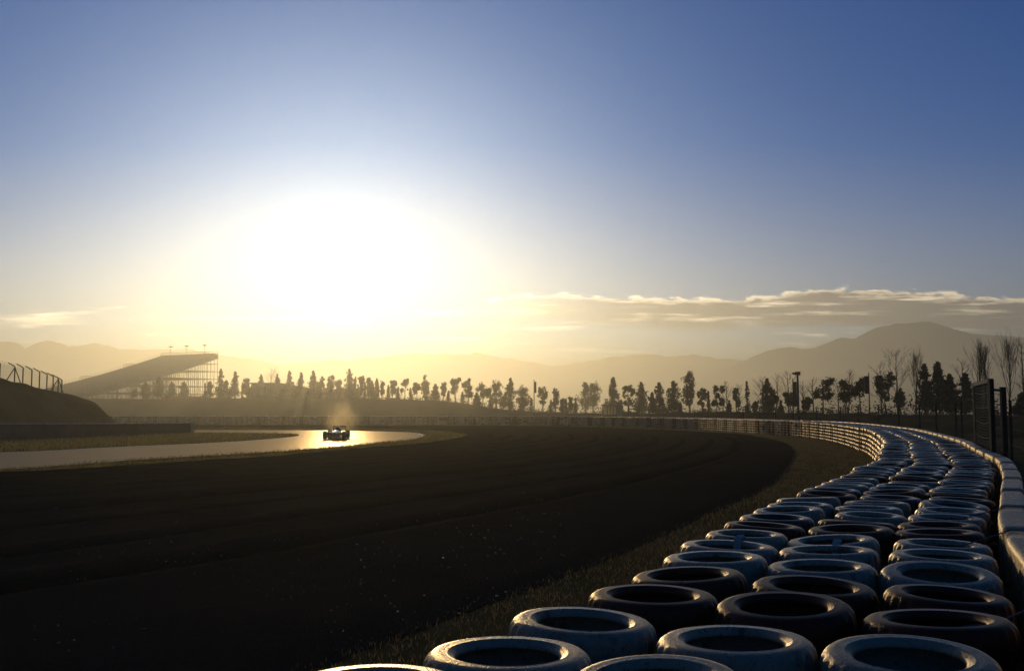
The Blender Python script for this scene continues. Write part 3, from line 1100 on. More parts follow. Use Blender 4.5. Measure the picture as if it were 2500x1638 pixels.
LOOK = {'con': ('conifer_tree', 'dense dark pointed conifer'), 'pine': ('pine_tree', 'round pine on bare trunk'), 'eu': ('slender_tree', 'loose airy leafy tree'),
        'cyp': ('cypress_tree', 'small narrow cone cypress'), 'bare': ('bare_tree', 'leafless spreading tree'), 'pop': ('poplar_tree', 'leafless upright poplar')}
ZONES = [(531, 'in front of the grandstand'), (606, 'between grandstand and long building'), (870, 'behind the long building'), (1303, 'between long building and slim mast'),
         (1472, 'between slim mast and lit hut'), (1521, 'beside the lit hut'), (1945, 'between lit hut and floodlight pole'), (2378, 'between floodlight pole and net frame'), (9999, 'beyond the net frame')]


def leaf_quads(P, size, r, aspect=.55):
    n = len(P)
    a = r.normal(size=(n, 3))
    a /= np.linalg.norm(a, axis=1)[:, None]
    b = np.cross(a, r.normal(size=(n, 3)))
    b /= np.linalg.norm(b, axis=1)[:, None]
    s = size * r.uniform(.6, 1.4, n)[:, None]
    v = np.stack([P - a * s, P - b * s * aspect, P + a * s, P + b * s * aspect], 1)
    return v.reshape(-1, 3), np.arange(4 * n).reshape(n, 4)


def crown_points(kind, H, Wd, r):
    "points of the leaves for a crown of height H and width Wd"
    if kind in ('con', 'cyp'):
        z0 = .02 if kind == 'cyp' else r.uniform(.08, .2)
        ncl = 60 if kind == 'cyp' else 130
        h = z0 + (1 - z0) * r.random(ncl) ** 1.15
        sh = .62 if kind == 'con' else .85
        az = r.uniform(0, 2 * np.pi, ncl)
        q = (h - z0) / (1 - z0)
        env = Wd / 2 * np.clip(1 - q, 0, 1) ** sh * np.clip(q * 6 + .45, 0, 1)
        lump = 1 + .28 * np.sin(az * 2 + q * 7 + r.uniform(0, 6)) + r.normal(0, .30, ncl)
        rad = env * np.sqrt(r.random(ncl)) * lump
        C = np.stack([np.cos(az) * rad, np.sin(az) * rad, h * H], 1)
        per, sg = (16, .075 * Wd) if kind == 'con' else (14, .09 * Wd)
        S = np.repeat(sg * (1.15 - q) + .04, per)[:, None]
        P = np.repeat(C, per, 0) + r.normal(size=(ncl * per, 3)) * S * np.array([1, 1, 1.2])
        P[:, 2] *= H / P[:, 2].max()
        return P
    if kind == 'pine':
        lobes = [(0, 0, r.uniform(.62, .74), r.uniform(.28, .38), r.uniform(.17, .27))]
        for _ in range(r.integers(5, 9)):
            a = r.uniform(0, 6.28)
            e = r.uniform(.15, .40) * Wd
            lobes.append((math.cos(a) * e, math.sin(a) * e, r.uniform(.34, .95), r.uniform(.09, .2), r.uniform(.05, .13)))
        P = []
        for k, (x, y, zc, rr, hh) in enumerate(lobes):
            n = 16 if k == 0 else 11
            d = r.normal(size=(n, 3))
            d /= np.linalg.norm(d, axis=1)[:, None]
            C = d * (r.random(n) ** .33)[:, None] * np.array([rr * Wd, rr * Wd, hh * H]) + np.array([x, y, zc * H])
            P.append(np.repeat(C, 15, 0) + r.normal(size=(n * 15, 3)) * .055 * Wd)
        P = np.vstack(P)
        P[:, 2] *= H / P[:, 2].max()
        return P[P[:, 2] > .3 * H]
    # airy tree: a handful of separate foliage plumes with sky between
    P = []
    for k in range(r.integers(13, 19)):
        zc = r.uniform(.3, .95)
        a = r.uniform(0, 6.28)
        sp = (1 - abs(zc - .6) * 1.3) * Wd * .42
        x, y = math.cos(a) * sp * r.random(), math.sin(a) * sp * r.random()
        if k == 0:
            x, y, zc = 0, 0, .9
        n = 11
        C = r.normal(size=(n, 3)) * np.array([.12 * Wd, .12 * Wd, .055 * H]) + np.array([x, y, zc * H])
        P.append(np.repeat(C, 12, 0) + r.normal(size=(n * 12, 3)) * .045 * Wd * np.array([1, 1, 1.6]))
    P = np.vstack(P)
    P[:, 2] *= H / P[:, 2].max()
    return P[P[:, 2] > .12 * H]


def branches(mb, p, d, L, rad, depth, r, spread, up):
    segs = 3
    q = p
    for k in range(segs):
        d2 = (d + Vector(r.normal(0, .10, 3)) + Vector((0, 0, up * .12))).normalized()
        e = q + d2 * (L / segs)
        mb.tube(q, e, rad * (1 - k / segs * .45), rad * (1 - (k + 1) / segs * .45), n=4, cap=False)
        q, d = e, d2
        if depth > 0 and k > 0:
            for _ in range(2):
                ax = Vector(r.normal(0, 1, 3))
                c = (d + ax.normalized() * spread).normalized()
                c.z = abs(c.z) * .8 + up * .3
                branches(mb, q, c.normalized(), L * r.uniform(.45, .65), rad * .52, depth - 1, r, spread, up)


def make_tree(kind, base, H, Wd, label, r):
    nm = LOOK[kind][0]
    root = empty(nm, base, r.uniform(0, 6.28))
    tag(root, label, 'tree', 'trees along the bank')
    t = MB()
    if kind in ('bare', 'pop'):
        hh = H * .98
        lean = Vector((r.normal(0, .02), r.normal(0, .02), 1))
        n = 8
        pts = [Vector((lean.x * hh * k / n + r.normal(0, .03), lean.y * hh * k / n + r.normal(0, .03), hh * k / n)) for k in range(n + 1)]
        R0 = .055 + .008 * H
        for k in range(n):
            t.tube(pts[k], pts[k + 1], R0 * (1 - k / n * .85), R0 * (1 - (k + 1) / n * .85), n=6, cap=False)
        t.build('trunk', M['bark'], root)
        b = MB()
        for k in range(2, n):
            for _ in range(5 if kind == 'pop' else 4):
                a = r.uniform(0, 6.28)
                s = .22 if kind == 'pop' else .62
                d = Vector((math.cos(a) * s, math.sin(a) * s, 1 if kind == 'pop' else .75)).normalized()
                room = (hh - pts[k].z)
                L = min(room * .75, Wd * .5 / s) * r.uniform(.6, 1.0)
                if L > .3:
                    branches(b, pts[k].lerp(pts[k + 1], r.random()), d, L, .020, 2 if L > 1.0 else 1, r, .42 if kind == 'pop' else .6, 1.0 if kind == 'pop' else .4)
        b.build('crown', M['bark'], root)
        return root
    top = H * (.9 if kind in ('con', 'cyp') else .75)
    if kind == 'pine' and Wd > 2.0 or kind == 'eu':
        k = int(r.integers(1, 4))
    else:
        k = 1
    for j in range(k):
        a = r.uniform(0, 6.28)
        off = .25 * Wd * (k > 1)
        p0 = Vector((r.normal(0, .08) * k, r.normal(0, .08) * k, -.2))
        p1 = Vector((math.cos(a) * off * .4, math.sin(a) * off * .4, top * .45))
        p2 = Vector((math.cos(a) * off, math.sin(a) * off, top))
        rr = (.05 + .011 * H) / (1 + .3 * (k - 1))
        t.tube(p0, p1, rr, rr * .75, n=7)
        t.tube(p1, p2, rr * .75, rr * .3, n=7)
        if kind != 'cyp':
            for _ in range(5):
                q = p1.lerp(p2, r.uniform(0, .9))
                b = r.uniform(0, 6.28)
                t.tube(q, q + Vector((math.cos(b) * Wd * .3, math.sin(b) * Wd * .3, Wd * .18)), rr * .35, rr * .12, n=5)
    t.build('trunk', M['bark'], root)
    P = crown_points(kind, H, Wd, r)
    size = {'con': .15, 'pine': .15, 'eu': .13, 'cyp': .11}[kind]
    v, f = leaf_quads(P, size, r)
    link_mesh('crown', np_mesh('crown', v, f), M['leaf_dark' if kind in ('con', 'pine') else 'leaf'], root)
    return root


def zone_of(px):
    for lim, txt in ZONES:
        if px < lim:
            return txt


def build_trees():
    r = np.random.default_rng(21)
    rows = sorted(TREES)
    count = {}
    for px, py, w, kind in rows:
        count[(kind, zone_of(px))] = count.get((kind, zone_of(px)), 0) + 1
    seen = {}
    for px, py, w, kind in rows:
        z = zone_of(px)
        k = (kind, z)
        seen[k] = seen.get(k, 0) + 1
        look = LOOK[kind][1]
        if count[k] == 1:
            lab = f"{look}, only one of its kind {z}"
        else:
            lab = f"{look}, {ordinal(seen[k])} such from left {z}"
        d, rp = ridge_at(px)
        if 606 < px < 870:
            d += 10           # behind the building
        elif px > 531:
            d += 27 if px in (1430, 1450) else r.uniform(-1.5, 4)
        else:
            d += r.uniform(0, 3)
        top = dp(px, py, d)
        base = Vector((top.x, d, rp.z - .25))
        H = top.z - base.z
        make_tree(kind, base, H, w / F * d * (1.3 if kind in ('con', 'cyp') else 1.4 if px > 1840 and kind == 'pine' else 1.1), lab, r)
    # low scrub at the feet of the trees: nobody could count it
    P = []
    for px in np.linspace(480, 2560, 420):
        d, rp = ridge_at(px)
        n = int(r.integers(4, 34))
        h = r.uniform(.12, .95) * (1.5 if px > 1850 else 1)
        P.append(np.array([rp.x, rp.y + r.uniform(-.5, 2), rp.z]) + r.normal(size=(n, 3)) * np.array([.35, .35, h * .5]) + np.array([0, 0, h * .4]))
    v, f = leaf_quads(np.vstack(P), .13, r)
    tag(link_mesh('scrub', np_mesh('scrub', v, f), M['leaf']), 'low scrub along the crest of the bank', 'scrub', None, 'stuff')


build_trees()


# ---------------------------------------------------------------- grandstand on scaffolding
def build_grandstand():
    rz = math.atan2(-.872, -.489)
    g0 = 3.2
    root = empty('grandstand', (-78.3, 265, g0), rz)
    tag(root, 'open grandstand of stepped seating on tall scaffolding behind the left bank', 'grandstand')
    L, Wd, HT, HB = 42.3, 21.7, 13.35, 2.1
    rows = 44
    zz = lambda t: HT + (HB - HT) * (t / L) - .55 * math.sin(math.pi * t / L)
    # stepped deck: seating tiers with a bench strip on each tier
    mb = MB()
    prof = []
    for k in range(rows):
        t0, t1 = L * k / rows, L * (k + 1) / rows
        z = zz(t0)
        prof += [(t0, z), (t1, z)]
    low = [(L * k / 20, zz(L * k / 20) - .85) for k in range(20, -1, -1)]
    prof = prof + low
    ringa = [(x, 0, z) for x, z in prof]
    ringb = [(x, -Wd, z) for x, z in prof]
    n = len(prof)
    vs = ringa + ringb
    fs = [(i, (i + 1) % n, n + (i + 1) % n, n + i) for i in range(n)]
    top_n = 2 * rows
    # side cheeks as quads between the steps and the underside
    mb.add(vs, fs)
    for side in (0, -Wd):
        for k in range(rows):
            t0, t1 = L * k / rows, L * (k + 1) / rows
            z = zz(t0)
            mb.add([(t0, side, z), (t1, side, z), (t1, side, zz(t1) - .85), (t0, side, zz(t0) - .85)], [(0, 1, 2, 3)])
    mb.build('seating_deck', M['deck'], root)
    sm = MB()
    for k in range(1, rows):
        t = L * k / rows
        sm.box((t - .3, -Wd / 2, zz(L * (k - 1) / rows) + .0 + .22), (.30, Wd - 1.0, .44))
    sm.build('bench_rows', M['deck'], root)
    # scaffold frames across, one part each
    nb, ny = 17, 7
    for k in range(nb):
        t = L * k / (nb - 1) if k else .15
        f = MB()
        zt = zz(min(t, L)) - .8
        if zt < .8:
            continue
        for j in range(ny):
            y = -Wd * j / (ny - 1)
            f.tube((t, y, -3), (t, y, zt), .075, n=5)
        z = 1.0
        while z < zt - .3:
            f.tube((t, 0, z), (t, -Wd, z), .06, n=5)
            z += 2.0
        for j in range(0, ny - 1, 2):
            f.tube((t, -Wd * j / (ny - 1), .2), (t, -Wd * (j + 1) / (ny - 1), min(zt, 4.2)), .035, n=4)
        f.build('scaffold_frame', M['steel'], root)
    for j in range(ny):
        y = -Wd * j / (ny - 1)
        f = MB()
        z = 1.0
        while z < HT - 1.2:
            # how far down the slope does this lift run under the deck
            te = 0.0
            while te < L and zz(te) - .9 > z:
                te += .25
            if te > 1:
                f.tube((0, y, z), (te, y, z), .075, n=5)
            z += 2.0
        for k in range(0, nb - 2, 2):
            t0, t1 = L * k / (nb - 1), L * (k + 1) / (nb - 1)
            zt = zz(t1) - 1
            if zt > 2:
                f.tube((t0, y, .3), (t1, y, zt), .035, n=4)
        # mid posts between frames so the side reads as a dense lattice
        for k in range(nb - 1):
            t = L * (k + .5) / (nb - 1)
            if zz(t) - .9 > .6:
                f.tube((t, y, -3), (t, y, zz(t) - .8), .06, n=4)
        f.build('scaffold_bracing', M['steel'], root)
    # railings
    rl = MB()
    for j in range(25):
        y = -Wd * j / 24
        rl.tube((.05, y, HT - .1), (.05, y, HT + 1.15), .06, n=5)
    for z in (.55, 1.12):
        rl.tube((.05, 0, HT + z), (.05, -Wd, HT + z), .06, n=5)
    rl.box((.05, -Wd * .5, HT + .25), (.03, Wd, .30))
    rl.tube((.05, 0, HT - 1), (.05, 0, HT + 1.2), .06, n=5)
    rl.build('back_railing', M['steel'], root)
    sr = MB()
    for k in range(0, rows):
        t = L * k / rows
        z = zz(t)
        sr.tube((t, -Wd + .05, z), (t, -Wd + .05, z + 1.05), .025, n=4)
        if k:
            tp = L * (k - 1) / rows
            sr.tube((tp, -Wd + .05, zz(tp) + 1.05), (t, -Wd + .05, z + 1.05), .022, n=4)
    sr.build('side_railing', M['steel'], root)
    for t in (12.3, 25.5, 34.0):
        lp = MB()
        z = zz(t) + .25
        lp.box((t - 1.2, -Wd + 1.0, z - .12), (3.4, 2.2, .18))
        for q in np.linspace(-2.8, .4, 8):
            lp.tube((t + q, -Wd + .2, z), (t + q, -Wd + .2, z + 1.2), .03, n=4)
            lp.tube((t + q, -Wd + 2.0, z), (t + q, -Wd + 2.0, z + 1.2), .03, n=4)
        for yy in (-Wd + .2, -Wd + 2.0):
            lp.tube((t - 2.8, yy, z + 1.2), (t + .4, yy, z + 1.2), .03, n=4)
            lp.tube((t - 2.8, yy, z + .6), (t + .4, yy, z + .6), .03, n=4)
        lp.build('landing_railing', M['steel'], root)
    # steps seen from below at the tall end
    for y in (-4.8, -11.6, -17.8):
        q = MB()
        q.tube((.25, y, HT), (.25, y, HT + 2.75), .07, n=6)
        o = q.build('lamp_post', M['steel'], root)
        h = MB()
        h.box((.25, y, HT + 2.85), (.40, 1.2, .28))
        h.box((.42, y, HT + 2.78), (.06, .62, .14))
        h.build('lamp_head', M['dark_steel'], o)


build_grandstand()


# ---------------------------------------------------------------- buildings, hut, masts
def frame_box(mb, x0, x1, z0, z1, y0, y1):
    mb.box(((x0 + x1) / 2, (y0 + y1) / 2, (z0 + z1) / 2), (x1 - x0, y1 - y0, z1 - z0))


def build_buildings():
    d = 203.0
    X = lambda px: dp(px, 1000, d).x
    Z = lambda py: dp(1250, py, d).z
    root = empty('long_building', (0, d, 0))
    tag(root, 'long low building with mono-pitch roof on the bank behind the racing car', 'building')
    b = Z(976)
    # tall left block with a see-through corner window
    xl, xw0, xw1, xm, xr = X(613), X(641), X(659), X(752), X(866)
    ze, zw0, zw1, zr = Z(937), Z(961), Z(942), Z(951)
    mb = MB()
    dep = 9.0
    mb.add([(xl - 1.2, 0, b), (xw0, 0, b), (xw0, 0, ze), (xl, 0, ze), (xl - 1.2, dep, b), (xw0, dep, b), (xw0, dep, ze), (xl, dep, ze)],
           [(0, 1, 2, 3), (7, 6, 5, 4), (4, 5, 1, 0), (3, 2, 6, 7), (1, 5, 6, 2), (4, 0, 3, 7)])
    frame_box(mb, xw0, xw1, b, zw0, 0, dep)
    frame_box(mb, xw0, xw1, zw1, ze, 0, dep)
    xs = X(682)
    frame_box(mb, xw1, xs, b, ze, 0, dep)
    mb.add([(xs, 0, b), (xm, 0, b), (xm, 0, zr + .1), (xs, 0, ze), (xs, dep, b), (xm, dep, b), (xm, dep, zr + .1), (xs, dep, ze)],
           [(0, 1, 2, 3), (7, 6, 5, 4), (4, 5, 1, 0), (3, 2, 6, 7), (1, 5, 6, 2)])
    mb.build('wall', M['wall'], root)
    wing = MB()
    frame_box(wing, xm + .003, xr, b, zr - .05, .4, dep - .4)
    wing.build('side_wing', M['wall'], root)
    rf = MB()
    frame_box(rf, xl - .5, xs, ze + .003, ze + .22, -.6, dep + .6)
    rf.add([(xs + .003, -.6, ze + .0), (xm, -.6, zr + .12), (xm, dep + .6, zr + .12), (xs + .003, dep + .6, ze), (xs + .003, -.6, ze + .22), (xm, -.6, zr + .34), (xm, dep + .6, zr + .34), (xs + .003, dep + .6, ze + .22)],
           [(3, 2, 1, 0), (4, 5, 6, 7), (0, 1, 5, 4), (1, 2, 6, 5), (2, 3, 7, 6), (3, 0, 4, 7)])
    rf.build('roof', M['roof'], root)
    rw = MB()
    frame_box(rw, xm + .01, xr + .5, zr - .04, zr + .14, -.1, dep + .1)
    rw.build('wing_roof', M['roof'], root)
    wf = MB()
    for k in range(1, 3):
        x = xw0 + (xw1 - xw0) * k / 3
        wf.tube((x, .15, zw0), (x, .15, zw1), .05, n=4)
    wf.tube((xw0, .15, (zw0 + zw1) / 2 + .3), (xw1, .15, (zw0 + zw1) / 2 + .3), .05, n=4)
    wf.build('window_frame', M['dark_steel'], root)
    for px in (780, 812):
        w = MB()
        frame_box(w, X(px), X(px + 22), Z(965), Z(957), .36, .39)
        w.build('window', M['dark_steel'], root)
    # parapet pieces on the wing
    pr = MB()
    for a, c in ((783, 806), (818, 836)):
        frame_box(pr, X(a), X(c), zr + .145, zr + .42, 2.0, 2.3)
    pr.build('parapet', M['wall'], root)

    # dark cabin beside the grandstand
    d2 = 200.0
    X2 = lambda px: dp(px, 1000, d2).x
    c = empty('cabin', (0, d2, 0))
    tag(c, 'small dark flat-roofed cabin on the bank beside the grandstand', 'cabin')
    z0, z1 = dp(545, 976, d2).z, dp(545, 951, d2).z
    q = MB()
    frame_box(q, X2(533.5), X2(557.5), z0 - .6, z1, 0, 2.4)
    q.build('wall', M['wall'], c)
    q = MB()
    frame_box(q, X2(532.5), X2(558.5), z1 + .003, z1 + .16, -.2, 2.6)
    q.build('roof', M['roof'], c)
    q = MB()
    frame_box(q, X2(538), X2(543), z0, z0 + 1.9, -.04, -.003)
    q.build('door', M['dark_steel'], c)

    # marshal hut with frosted panels lit through from behind
    d3 = 148.0
    X3 = lambda px: dp(px, 1000, d3).x
    z0, z1 = dp(1490, 1013, d3).z, dp(1490, 989.5, d3).z
    h = empty('marshal_hut', (0, d3, 0))
    tag(h, 'small hut with glowing frosted panels standing below a dark conifer', 'hut')
    q = MB()
    for px in (1473.5, 1482.5, 1490, 1497.5, 1505.5):
        q.box((X3(px), 0, (z0 + z1) / 2), (.10, .10, z1 - z0))
        q.box((X3(px), 1.7, (z0 + z1) / 2), (.10, .10, z1 - z0))
    frame_box(q, X3(1473), X3(1506), z0 - .9, z0 + .05, -.045, .045)
    q.build('frame', M['dark_steel'], h)
    pts = (1473.5, 1482.5, 1490, 1497.5, 1505.5)
    for a, e in zip(pts[:-1], pts[1:]):
        q = MB()
        frame_box(q, X3(a) + .055, X3(e) - .055, z0 + .06, z1 - .02, -.012, .012)
        q.build('panel', M['pane'], h)
    q = MB()
    frame_box(q, X3(1471), X3(1519), z1 + .003, z1 + .16, -.35, 2.0)
    q.build('roof', M['roof'], h)
    q = MB()
    frame_box(q, X3(1506.5), X3(1518), z0 - .9, z1, -.02, 1.7)
    q.build('side_wall', M['wall'], h)

    # slim masts carrying a tall narrow dark panel
    for px, dd, pole_top, p0, p1, w, lab in ((1304, 150, 927, 932, 959, 4.6, 'slim mast with narrow panel standing left of the lit hut'),
                                             (1937, 113, 924, 932, 992, 7.5, 'mast with wide dark panel standing just left of the floodlight pole'),
                                             (2123, 103, 910, 918, 961, 9.6, 'tall dark panel on a thin mast among the right-hand pines')):
        _, rp = ridge_at(px)
        x = dp(px, 1000, dd).x
        zt = dp(px, pole_top, dd).z
        m = empty('mast', (x, dd, 0))
        tag(m, lab, 'mast', 'masts with narrow panels')
        q = MB()
        q.tube((0, 0, rp.z - .8), (0, 0, zt), .07, .05, n=8)
        q.build('pole', M['dark_steel'], m)
        q = MB()
        za, zb = dp(px, p0, dd).z, dp(px, p1, dd).z
        ww = w / F * dd
        sgn = 1 if px < 2000 else -1
        q.box((sgn * (ww / 2 + .06), 0, (za + zb) / 2), (ww, .12, za - zb))
        q.box((sgn * (ww / 2 + .06), -.075, (za + zb) / 2), (ww - .06, .025, za - zb - .06))
        q.build('panel', M['dark_steel'], m)

    # floodlight pole
    dd = 96.0
    x = dp(1949, 1000, dd).x
    m = empty('floodlight_pole', (x, dd, 0))
    tag(m, 'tall dark pole with a box floodlight head above the trees', 'floodlight')
    zt = dp(1949, 913, dd).z
    q = MB()
    q.tube((0, 0, -.2), (0, 0, zt), .13, .09, n=10)
    q.build('pole', M['dark_steel'], m)
    q = MB()
    q.box((-.10, 0, zt + .05), (.30, .26, .30), Matrix.Rotation(.08, 3, 'Y'))
    q.box((-.22, -.02, zt + .02), (.55, .34, .16), Matrix.Rotation(.16, 3, 'Y'))
    q.box((.12, 0, zt + .06), (.22, .3, .34))
    q.build('lamp_head', M['dark_steel'], m)

    # timber rail and single posts between the lit hut and the tyre bend
    def stake(px, y0, y1, dd, name, lab, grp=None):
        z0, z1 = dp(px, y1, dd).z - .3, dp(px, y0, dd).z
        q = MB().box((0, 0, (z0 + z1) / 2), (.20, .16, z1 - z0)).box((0, 0, z1 + .02), (.16, .12, .04))
        o = q.build(name, M['bark'], None, loc=(dp(px, 1000, dd).x, dd, 0))
        tag(o, lab, 'post', grp)
    dd = 139
    xa, xb = dp(1535, 1000, dd).x, dp(1561, 1000, dd).x
    rr = empty('rail_fence', (xa, dd, 0))
    tag(rr, 'short timber rail on two posts just right of the lit hut', 'fence')
    for xx in (0, xb - xa):
        MB().box((xx, 0, 1.9), (.16, .16, 1.7)).box((xx, 0, 2.78), (.2, .2, .06)).build('post', M['bark'], rr)
    MB().box(((xb - xa) / 2, -.1, 2.2), (xb - xa, .05, .14)).build('rail', M['bark'], rr)
    stake(1584, 997, 1012, 136, 'timber_post', 'single timber post standing right of the timber rail', 'timber posts on the bank')
    stake(1718, 997, 1012, 130, 'timber_post', 'left one of two timber posts under a small round pine', 'timber posts on the bank')
    stake(1722.5, 998, 1012, 130, 'timber_post', 'right one of two timber posts under a small round pine', 'timber posts on the bank')

    # orange safety netting below the grandstand
    d4 = 201.0
    pts = [dp(px, 978, d4) for px in (392, 408, 424, 440, 456, 472, 488, 503)]
    nt = empty('safety_netting', (pts[0].x, d4, pts[0].z))
    tag(nt, 'sagging orange plastic netting fence at the foot of the grandstand', 'netting')
    o = pts[0]
    rows = []
    for i, p in enumerate(np.linspace(0, 1, 60)):
        x = (pts[-1].x - o.x) * p
        sag = .18 * abs(math.sin(p * math.pi * 8))
        rows.append([(x, .05 * math.sin(i), -.6), (x, .06 * math.sin(i * 1.3), .35), (x, .05 * math.cos(i), 1.0 - sag)])
    q = MB().loft(rows, close=False, caps=False)
    q.build('netting', M['orange'], nt)
    for p in pts:
        MB().tube((p.x - o.x, .08, -.8), (p.x - o.x, .08, 1.15), .035, n=5).build('post', M['dark_steel'], nt)


build_buildings()


# ---------------------------------------------------------------- fences and the low wall on the left
def build_left():
    # catch fence with cranked posts on the mound
    posts = [(1, 470, 605), (135, 500, 640), (210, 510, 655), (290, 530, 680), (360, 548, 690), (427, 572, 715), (483, 590, 735), (528, 605, 745), (562, 622, 760)]
    mx, md, my = [m[0] for m in MOUND], [m[2] for m in MOUND], [m[1] for m in MOUND]
    root = empty('catch_fence', (0, 0, 0))
    tag(root, 'wire catch fence with cranked steel posts along the left mound', 'fence')
    kinks = []
    for k, (zx, zk, zb) in enumerate(posts):
        px, pk = zx * .2695, 760 + zk * .2695
        d = float(np.interp(px, mx, md))
        gz = dp(px, float(np.interp(px, mx, my)), d).z
        q = dp(px, pk, d)
        mb = MB()
        mb.tube((q.x, d, gz - .6), (q.x, d, q.z), .075, n=6)
        tip = Vector((q.x - .62 * d * 40 / F, d - .1, q.z + .72))
        tip = Vector((q.x - .66, d - .25, q.z + .42))
        mb.tube((q.x, d, q.z), tip, .065, n=6)
        if k in (1, 7):
            mb.tube((q.x, d, q.z - .1), (q.x - .95, d - .9, gz - .6), .06, n=6)
            mb.tube((q.x, d, q.z - .1), (q.x + .35, d + 1.2, gz - .6), .06, n=6)
        mb.build('post', M['dark_steel'], root)
        kinks.append((Vector((q.x, d, q.z)), Vector((q.x, d, gz)), tip))
    # run the fence on to the left, out of the picture
    a, b = kinks[0], kinks[2]
    ext = tuple(a[i] + (a[i] - b[i]) for i in range(3))
    ks = [ext] + kinks
    for (k0, g0, t0), (k1, g1, t1) in zip(ks[:-1], ks[1:]):
        mb = MB()
        for f in np.linspace(.02, 1, 16):
            mb.tube(g0.lerp(k0, f), g1.lerp(k1, f), .009, n=3, cap=False)
        for f in (.5, 1.0):
            mb.tube(k0.lerp(t0, f), k1.lerp(t1, f), .009, n=3, cap=False)
        L = (k1 - k0).length
        n = max(6, int(L / .16))
        for f in np.linspace(0, 1, n):
            mb.tube(g0.lerp(g1, f), k0.lerp(k1, f), .007, n=3, cap=False)
        mb.build('wire_mesh', M['steel'], root)

    # low belted tyre wall before the mound
    P = [Vector((*gp(x, y), 0)) for x, y in ((0, 1077.5), (120, 1072), (240, 1067), (350, 1062), (465, 1057.6))]
    P = [P[0] + (P[0] - P[1]) * 1.6] + P
    C = catmull([tuple(p)[:2] for p in P], 1.0, 2)
    T = np.gradient(C, axis=0)
    T /= np.linalg.norm(T, axis=1)[:, None]
    N = np.stack([-T[:, 1], T[:, 0]], 1)
    lw = empty('belted_barrier', (C[-1][0], C[-1][1], 0))
    tag(lw, 'low dark barrier faced with rubber belt at the foot of the left mound', 'barrier')
    o = C[-1]
    h = lambda i: .86 + .33 * (1 - i / (len(C) - 1))
    rings, cap, = [], []
    for i in range(len(C)):
        c, n_ = C[i] - o, N[i]
        f = lambda q, z: (c[0] + n_[0] * q, c[1] + n_[1] * q, z)
        bul = .02 * math.sin(i * 2.1)
        rings.append([f(0, 0), f(-.02 + bul, h(i) * .5), f(0, h(i)), f(.85, h(i)), f(.85, 0)])
        cap.append([f(-.04, h(i) + .003), f(-.04, h(i) + .06), f(.89, h(i) + .06), f(.89, h(i) + .003)])
    MB().loft(rings).build('belt_face', M['belt'], lw)
    MB().loft(cap).build('capping', M['concrete'], lw)
    e = MB()
    e.box((.0, .42, .46), (.06, .9, .95))
    e.box((.0, -.03, .48), (.12, .08, 1.0))
    e.build('end_post', M['concrete'], lw)


build_left()


